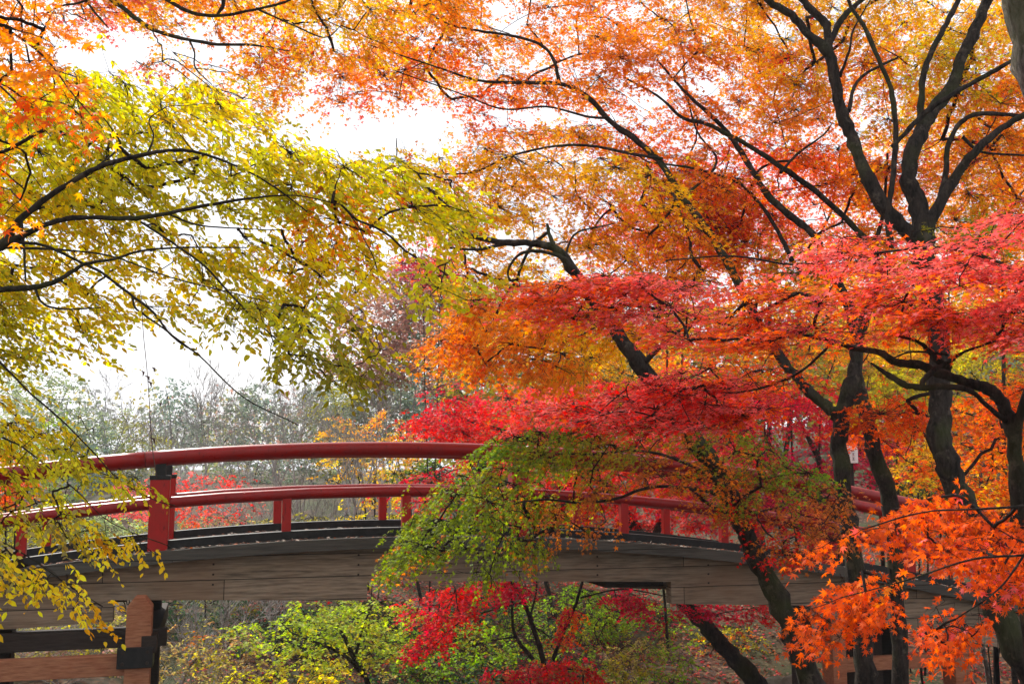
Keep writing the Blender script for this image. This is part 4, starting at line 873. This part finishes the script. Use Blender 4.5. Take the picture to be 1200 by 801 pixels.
BG = 'trees and shrubs beyond the bridge'
blob_tree('maple_tree', 462, 30, 315, 470, 150, [(420, 370, 'BR'), (460, 350, 'BR'), (500, 370, 'BR'), (460, 420, 'BR'), (510, 320, 'RU', .5), (430, 450, 'OL', .6)], 'purple brown maple fading behind the yellow leaves at centre left', 'tree', BG, .13, 2.2, stems=4, trunk=.07, mat='leaf', bark='greytwig', poly=[(385, 400), (400, 350), (440, 330), (470, 300), (520, 300), (560, 340), (560, 440), (520, 470), (480, 440), (430, 455), (390, 440)])
blob_tree('pine_tree', 515, 40, 300, 520, 110, [(500, 330, 'DG'), (520, 420, 'GG'), (500, 480, 'GG')], 'dark green tree behind the purple brown maple', 'tree', BG, .20, 1.8, mat='dull', stems=1, trunk=.07)
blob_tree('broadleaf_tree', 440, 34, 430, 540, 150, [(400, 460, 'OL'), (440, 480, 'GG'), (480, 490, 'TL'), (420, 510, 'GG')], 'grey green bushy tree under the purple brown maple', 'tree', BG, .14, 1.9, mat='dull', stems=3, trunk=.06)
blob_tree('pine_tree', 200, 48, 435, 560, 60, [(200, 480, 'TL'), (190, 520, 'GG')], 'bluish green pine rising in the left gap', 'tree', BG, .16, .9, mat='dull', stems=1, trunk=.2)
blob_tree('broadleaf_tree', 60, 36, 425, 590, 150, [(40, 470, 'PG'), (90, 500, 'GG'), (60, 540, 'LM'), (30, 570, 'OL'), (110, 530, 'TL')], 'pale green tree at the far left behind the rail', 'tree', BG, .12, .9, mat='dull', stems=3)
blob_tree('broadleaf_tree', 140, 42, 478, 590, 130, [(120, 500, 'PG'), (160, 520, 'OL'), (140, 560, 'GG')], 'pale olive round tree left of the bluish pine', 'tree', BG, .13, 1.2, mat='dull', stems=2)
blob_tree('broadleaf_tree', 285, 50, 450, 580, 120, [(260, 500, 'GG'), (310, 520, 'TL'), (280, 550, 'PG')], 'hazy grey green tree behind the bare trees', 'tree', BG, .16, 1.1, mat='dull', stems=2)
blob_tree('broadleaf_tree', 375, 46, 455, 590, 110, [(350, 500, 'GG'), (390, 520, 'OL'), (370, 560, 'GG')], 'dull olive tree behind the rightmost bare trees', 'tree', BG, .15, 1.2, mat='dull', stems=2)
blob_tree('golden_maple', 435, 24, 478, 600, 110, [(400, 500, 'GO'), (440, 480, 'OR'), (470, 510, 'GO'), (410, 560, 'GO'), (450, 560, 'YE'), (430, 585, 'GO')], 'small golden orange maple seen above and below the handrail', 'tree', BG, .08, .62, stems=4, trunk=.07, pad=(16, .05), tpl='maple')
blob_tree('evergreen_shrub', 495, 23, 535, 580, 80, [(480, 550, 'GR'), (510, 560, 'DG')], 'dark green shrub between golden maple and crimson leaves', 'shrub', BG, .08, 1.4, stems=3, mat='dull')
blob_tree('red_shrub', 225, 25, 548, 622, 200, [(180, 580, 'PK'), (240, 570, 'RD'), (280, 580, 'PK'), (220, 610, 'RO', .6), (300, 600, 'BR')], 'thin pinkish red shrub behind the left rails', 'shrub', BG, .07, .6, stems=7, trunk=.03, pad=(14, .05), bark='greytwig')
blob_tree('orange_maple', 8, 13, 515, 605, 70, [(10, 530, 'OR'), (10, 570, 'RO'), (20, 590, 'OR')], 'orange bush at the very left edge behind the rail', 'shrub', BG, .06, 1.3, stems=3, trunk=.04, tpl='maple')
for (px, d, w_, top, c, lab) in ((60, 20, 150, 585, ('YG', 'PG', 'OL'), 'yellow green shrub under the left rail end'), (150, 22, 120, 605, ('PG', 'YG', 'KH'), 'pale yellow shrub right of the leftmost baluster'), (330, 22, 150, 598, ('KH', 'OL', 'GG'), 'grey olive shrub seen between left post and balusters'),
                               (430, 20, 130, 596, ('YE', 'YG', 'KH'), 'yellow leafed shrub behind the middle balusters'), (250, 27, 150, 600, ('KH', 'BR', 'PG'), 'brownish shrub behind the first big post')):
    blob_tree('leafy_shrub', px, d, top, top+75, w_, [(px-30, top+20, c[0]), (px+30, top+20, c[1]), (px, top+50, c[2])], lab, 'shrub', BG, .07, 1.25, stems=4, trunk=.03)
i = 0
for (px, d, top, sp, ln, lab) in ((205, 30, 425, 90, .12, 'leftmost bare grey tree behind the rail'), (245, 34, 405, 90, -.1, 'slender bare tree right of the bluish pine'), (285, 28, 415, 90, -.25, 'bare tree leaning left above the handrail'), (330, 32, 395, 110, -.3, 'bare tree with fine crown right of centre gap'),
                                  (365, 26, 385, 100, -.3, 'tall bare tree under the hanging yellow spray'), (400, 30, 370, 110, .1, 'bare tree left of the purple brown maple'), (420, 22, 400, 80, -.15, 'dark thin bare tree before the golden maple'), (130, 38, 420, 80, .1, 'faint bare tree over the pale olive tree'),
                                  (310, 23, 540, 110, .2, 'low bare thicket between post and balusters'), (365, 24, 545, 100, -.2, 'low bare thicket left of golden maple')):
    bare_tree(px, d, top, sp*1.25, lab, lean=ln, r=.06)

# under the bridge
UB = 'shrubs seen under the bridge'
t = Tree('maple_tree', 420, 14.8, 'lime green maple with layered sprays seen under the bridge', 'tree', UB)
t.limb([(430, 801, 14.8, 8), (415, 770, 14.8, 7), (400, 740, 14.8, 5), (380, 715, 14.8, 3)], 'trunk', foot=True)
t.limb([(425, 790, 14.8, 6), (400, 765, 14.6, 4), (340, 740, 14.4, 2.5)]); t.limb([(416, 772, 14.8, 5), (425, 735, 14.8, 3), (440, 700, 14.8, 2)])
t.foliage([(270, 735), (320, 712), (380, 700), (430, 698), (480, 705), (500, 730), (470, 760), (440, 785), (400, 800), (330, 790), (300, 760)], (13.6, 16), .065, .8,
          [(330, 720, 'LM'), (370, 710, 'LM'), (420, 720, 'LM'), (460, 720, 'YG'), (330, 750, 'LM'), (380, 760, 'LM'), (420, 760, 'YG'), (460, 760, 'LM'), (350, 780, 'YG')], pad=(24, .04), droop=.2, tilt=.35)
t.finish()
blob_tree('leafy_shrub', 235, 14, 735, 810, 150, [(210, 750, 'TA'), (240, 740, 'YE', .6), (280, 770, 'TA'), (220, 790, 'KH'), (270, 790, 'KH'), (200, 720, 'RU', .6), (250, 765, 'OL')], 'yellow and tan shrub right of the left pier', 'shrub', UB, .055, .6, stems=5, trunk=.03, tpl='oval', bark='greytwig')
blob_tree('leafy_shrub', 330, 13.2, 785, 830, 170, [(300, 790, 'YG'), (380, 800, 'YE')], 'low yellow green shrub at the bottom edge under the bridge', 'shrub', UB, .055, .9, stems=4, trunk=.03, tpl='oval')
for q in ((250, 17, 640, 130, .5), (330, 19, 650, 120, -.4), (215, 18, 660, 100, .3)):
    bare_tree(q[0], q[1], q[2], q[3], {250: 'grey bare stems leaning right under the bridge', 330: 'grey bare stems behind the lime maple', 215: 'grey bare stems beside the left pier'}[q[0]], 'bare stems under the bridge', q[4], 60)
t = Tree('maple_tree', 640, 14.2, 'small crimson maple with thin dark stems seen under the bridge', 'tree', UB)
t.limb([(640, 801, 14.2, 8), (636, 772, 14.2, 7.5), (625, 735, 14.2, 6.5), (614, 705, 14.2, 5.5), (603, 688, 14.2, 5), (590, 665, 14.2, 3)], 'trunk', foot=True)
t.limb([(625, 772, 14.2, 6), (604, 745, 14.2, 4.5), (600, 715, 14.2, 3.5), (602, 680, 14.2, 3)])
t.limb([(648, 772, 14.2, 5.5), (660, 740, 14.2, 5), (672, 715, 14.2, 4.5), (680, 690, 14.2, 4), (690, 655, 14.2, 2.5)])
t.limb([(622, 720, 14.2, 3), (628, 695, 14.2, 2.6), (629, 675, 14.2, 2)])
t.limb([(606, 745, 14.2, 3), (575, 750, 14.2, 1.5)]); t.limb([(614, 705, 14.2, 3), (585, 712, 14.1, 2), (540, 725, 14, 1.5)])
t.limb([(680, 700, 14.2, 2.5), (730, 690, 14.2, 2), (790, 700, 14.2, 1.5)])
t.foliage([(475, 705), (520, 684), (570, 676), (640, 676), (620, 692), (570, 705), (545, 720), (500, 740), (540, 735), (500, 770), (480, 772), (462, 765), (510, 730), (470, 725)], (13.2, 14.8), .06, 1.5, [(520, 700, 'RD'), (560, 690, 'RD'), (500, 740, 'CR'), (600, 685, 'CR'), (520, 760, 'RD')], pad=(22, .05), droop=.4)
t.foliage([(700, 692), (740, 682), (790, 695), (850, 722), (800, 722), (745, 705), (790, 735), (740, 720)], (13.6, 14.6), .06, 1.2, [(740, 695, 'CR'), (800, 715, 'CR'), (780, 725, 'MG')], pad=(20, .04), droop=.3)
t.foliage([(570, 790), (620, 768), (670, 770), (700, 790), (680, 830), (580, 830)], (13, 14.4), .06, 1.4, [(620, 790, 'CR'), (680, 795, 'RD'), (640, 800, 'BN')], pad=(22, .04), droop=.3)
t.foliage([(655, 720), (680, 700), (685, 720), (665, 760), (640, 750)], (13.6, 14.4), .06, 1.0, [(660, 730, 'RO'), (680, 710, 'CR')], pad=(18, .04), droop=.5)
t.finish()
for (px, d, w_, top, h, c, lab) in ((520, 18, 150, 720, 90, ('GR', 'OL', 'DG'), 'dark green shrub left of the crimson stems'), (570, 16, 130, 735, 80, ('GR', 'GR', 'DG'), 'olive shrub behind the crimson leaves'), (660, 20, 150, 684, 90, ('GR', 'GR', 'OL'), 'green and yellow shrub behind the thin stems'),
                                    (735, 21, 150, 690, 90, ('LM', 'GR', 'OL'), 'mid green shrub under the notch of the girder'), (800, 24, 100, 678, 75, ('LM', 'LM', 'YG'), 'bright lime bush in the girder notch'), (700, 16.5, 120, 750, 80, ('GR', 'OL', 'KH'), 'fine leafed green shrub at the bottom centre'),
                                    (770, 17.5, 120, 745, 80, ('KH', 'GR', 'GR'), 'yellow flecked shrub left of the leaning crimson trunk'), (850, 20, 90, 720, 60, ('YG', 'OL', 'RU'), 'yellow green shrub right of the leaning trunk'), (480, 17, 110, 770, 60, ('DG', 'GR', 'KH'), 'low dark shrub under the red leaves'),
                                    (610, 24, 150, 690, 80, ('KH', 'RU', 'OL'), 'tan shrub far behind the crimson stems'), (920, 22, 70, 735, 30, ('GR', 'OL', 'OL'), 'small green shrub on the litter slope')):
    blob_tree('leafy_shrub', px, d, top, top+h, w_, [(px-w_*.2, top+h*.3, c[0]), (px+w_*.2, top+h*.3, c[1]), (px, top+h*.7, c[2])], lab, 'shrub', UB, .06, .62, stems=5, trunk=.025, mat='leaf', pad=(15, .05))
for (px, d, top, w_, lab) in ((250, 21, 690, 210, 'dark evergreen bush added as shade low behind the grey stems'), (400, 20, 700, 200, 'dark evergreen bush added as shade behind the lime maple'), (560, 21, 700, 200, 'dark evergreen bush added as shade behind the crimson maple'), (680, 23, 705, 200, 'dark evergreen bush added as shade behind the yellow flecked shrub'), (620, 15.2, 770, 160, 'low dark fern like bush added as shade at the bottom edge')):
    blob_tree('evergreen_shrub', px, d, top, top+80, w_, [(px-40, top+20, 'DG'), (px+40, top+30, 'DG'), (px, top+60, 'OL')], lab, 'shrub', UB, .08, .9, stems=4, trunk=.03, mat='dull', pad=(18, .08))  # dark backing bushes, added to deepen the shaded gaps between the shrubs
bare_tree(80, 24, 690, 160, 'grey twiggy bush behind the left pier beams', 'bare stems under the bridge', .1, 90)
blob_tree('leafy_shrub', 70, 18, 715, 790, 230, [(20, 740, 'KH'), (80, 730, 'YG'), (120, 750, 'KH'), (60, 780, 'BR')], 'khaki shrub behind the left pier beams', 'shrub', UB, .06, .9, stems=5, trunk=.025, bark='greytwig')

# right background
RB = 'trees beyond the right end of the bridge'
blob_tree('maple_tree', 1050, 17, 425, 520, 130, [(1020, 450, 'YG'), (1060, 450, 'OL'), (1080, 480, 'YG'), (1030, 490, 'YG'), (1100, 440, 'YG')], 'yellow green maple beyond the forked trunk', 'tree', RB, .07, 1.1, stems=3, tpl='maple')
blob_tree('maple_tree', 1150, 18, 400, 500, 160, [(1130, 430, 'YG'), (1170, 440, 'OL'), (1190, 470, 'GO'), (1140, 480, 'GG')], 'olive yellow maple beyond the big trunk', 'tree', RB, .07, 1.0, stems=1, trunk=.10, tpl='maple', bark='barkg')
blob_tree('golden_maple', 1082, 15.5, 515, 585, 60, [(1080, 540, 'GO'), (1070, 560, 'YE'), (1090, 570, 'OR')], 'small golden maple beside the big trunk behind the rail', 'tree', RB, .06, 1.3, stems=2, trunk=.04, tpl='maple')
blob_tree('evergreen_shrub', 1060, 19, 530, 600, 100, [(1050, 550, 'DG'), (1070, 560, 'GR'), (1060, 590, 'DG')], 'dark green shrub behind the golden maple by the rail', 'shrub', RB, .08, 1.6, stems=3, trunk=.03, mat='dull')
blob_tree('leafy_shrub', 1165, 16, 585, 660, 110, [(1150, 600, 'GG'), (1180, 620, 'GR'), (1160, 640, 'OL')], 'grey green shrub behind the right end of the rail', 'shrub', RB, .06, 1.2, stems=3, trunk=.025)
blob_tree('pink_maple', 780, 20, 235, 330, 200, [(720, 290, 'PK'), (780, 250, 'PK'), (830, 290, 'RD'), (760, 320, 'RD'), (860, 250, 'PK')], 'tall pink maple glimpsed through the orange canopy', 'tree', RB, .08, .9, stems=3, trunk=.06, tpl='maple')
blob_tree('pink_maple', 900, 24, 170, 330, 260, [(850, 200, 'PK'), (920, 210, 'PK'), (960, 250, 'RO'), (900, 290, 'PK')], 'tall rosy maple far behind the right hand trunks', 'tree', RB, .09, .7, stems=3, trunk=.16, tpl='maple')
blob_tree('pink_maple', 505, 22, 265, 345, 90, [(500, 290, 'PK'), (520, 320, 'RO'), (490, 310, 'MG')], 'rosy maple glimpsed left of the golden crown', 'tree', RB, .08, .8, stems=2, trunk=.04, tpl='maple')
blob_tree('golden_maple', 650, 22, 330, 500, 300, [(560, 380, 'OR'), (620, 420, 'GO'), (680, 360, 'GO'), (720, 430, 'GO'), (650, 460, 'OL'), (580, 460, 'OL'), (760, 380, 'OR')], 'golden maple behind the leaning trunk', 'tree', RB, .08, 1.2, stems=4, trunk=.12, tpl='maple')
blob_tree('orange_maple', 940, 20, 320, 480, 320, [(850, 360, 'GO'), (920, 380, 'OR'), (1000, 380, 'OR'), (900, 440, 'RO'), (980, 450, 'OL'), (1060, 400, 'GO')], 'orange maple behind the pink layered crown', 'tree', RB, .08, 1.1, stems=4, trunk=.07, tpl='maple')
blob_tree('orange_maple', 1180, 17, 150, 330, 260, [(1120, 220, 'OR'), (1180, 200, 'GO'), (1220, 260, 'OR'), (1150, 290, 'OR')], 'orange maple behind the upper right stems', 'tree', RB, .07, 1.1, stems=1, trunk=.10, tpl='maple')
blob_tree('orange_maple', 1170, 21, 430, 640, 220, [(1120, 480, 'OR'), (1180, 500, 'RO'), (1220, 560, 'OR'), (1150, 560, 'GO'), (1180, 600, 'OL')], 'orange maple low behind the right edge', 'tree', RB, .08, 1.0, stems=1, trunk=.09, tpl='maple')

def haze():
    mb = MB(); mb.box((0, 170, 12), (1, 0, 0), (0, 1, 0), Z, 330, 490, 46); o = mb.build('haze', None)
    m = bpy.data.materials.new('air'); m.use_nodes = True; n = m.node_tree; n.nodes.clear()
    v = n.nodes.new('ShaderNodeVolumePrincipled'); q = n.nodes.new('ShaderNodeOutputMaterial'); v.inputs['Density'].default_value = .0007
    v.inputs['Color'].default_value = (.86, .92, 1, 1); v.inputs['Anisotropy'].default_value = 0; n.links.new(v.outputs[0], q.inputs['Volume']); o.data.materials.append(m)
    tag(o, kind='stuff')
haze()
blob_tree('orange_maple', 1110, 24, 270, 430, 300, [(1040, 300, 'OR'), (1100, 350, 'OL'), (1180, 340, 'OR'), (1140, 400, 'RU'), (1060, 400, 'GO')], 'dusky orange maple filling the gap behind the pink layers at right', 'tree', RB, .09, 1.3, stems=1, trunk=.12, tpl='maple')
# small things on the right
def sign():
    p = P(998, 532, 16.0); g = float(ground(p[0], p[1])); r = empty('notice_board', (float(p[0]), float(p[1]), g), 'small white notice board behind the magenta maple', 'sign')
    mb = MB(); mb.box((p[0], p[1]+.03, (g+p[2])/2), (1, 0, 0), (0, 1, 0), Z, .05, .05, p[2]-g); mb.build('post', M['darkwood'], r)
    mb = MB(); mb.box((p[0], p[1], p[2]), (1, 0, 0), (0, 1, 0), Z, .19, .02, .27); b = mb.build('board', M['white'], r, .003)
    mb = MB()
    for cx_, cz_ in ((.03, .09), (.03, .0), (.03, -.09), (-.06, .06), (-.06, -.03)):
        for dx, dz, sx, sz in ((0, .025, .05, .007), (0, 0, .04, .007), (0, -.025, .055, .007), (0, 0, .007, .06)):
            mb.box((p[0]+(cx_+dx)*.75, p[1]-.013, p[2]+(cz_+dz)*.75), (1, 0, 0), (0, 1, 0), Z, sx*.75, .002, sz*.75)
    mb.build('lettering', M['ink'], b)
    p = P(1158, 600, 15.5); g = float(ground(p[0], p[1])); r = empty('garden_lamp', (float(p[0]), float(p[1]), g), 'small white capped lamp on a dark post behind the right rail', 'lamp')
    mb = MB(); mb.tube([(p[0], p[1], g-.1), (p[0], p[1], p[2]-.06)], .035, 10); mb.build('post', M['black'], r)
    mb = MB(); mb.tube([(p[0], p[1], p[2]-.08), (p[0], p[1], p[2]+.02)], .065, 14); mb.build('lamp_head', M['black'], r)
    mb = MB(); mb.tube([(p[0], p[1], p[2]+.02), (p[0], p[1], p[2]+.05), (p[0], p[1], p[2]+.085), (p[0], p[1], p[2]+.10)], [.10, .085, .04, .012], 16); mb.build('lamp_cap', M['white'], r)
sign()
def rock(px, py, d, r, label):
    import bmesh
    bm = bmesh.new(); bmesh.ops.create_icosphere(bm, subdivisions=4, radius=1); c = P(px, py, d)
    for v in bm.verts:
        n = mnoise.fractal(v.co*1.3+Vector((px, 0, 0)), 1, 2, 4); v.co *= 1+.35*n; v.co = Vector((v.co.x*r[0], v.co.y*r[1], v.co.z*r[2]))
    me = bpy.data.meshes.new('boulder'); bm.to_mesh(me); bm.free()
    for p in me.polygons: p.use_smooth = True
    o = link_mesh('boulder', me, M['rock']); o.location = (float(c[0]), float(c[1]), float(ground(c[0], c[1]))+r[2]*.35); tag(o, label, 'rock', 'boulders on the far bank')
rock(930, 780, 17, (.55, .5, .5), 'mossy boulder beside the leaning maple trunk at the bottom')
rock(1010, 785, 17.5, (.7, .5, .45), 'grey boulder between the two maple trunks at the bottom')
rock(700, 775, 17, (.6, .5, .3), 'low dark boulder among the shrubs under the bridge')
scatter('leaf_litter', 34000, (-6, 15), (15, 30), ('RD', 'BN', 'TA', 'BR', 'PK', 'BN', 'CR'), .09, label='fallen red and brown leaves covering the far bank', cat='fallen leaves')
scatter('leaf_litter', 6000, (-8, 8), (2, 12), ('RU', 'BN', 'KH', 'OR'), .07, label='fallen leaves on the near bank below the camera', cat='fallen leaves')
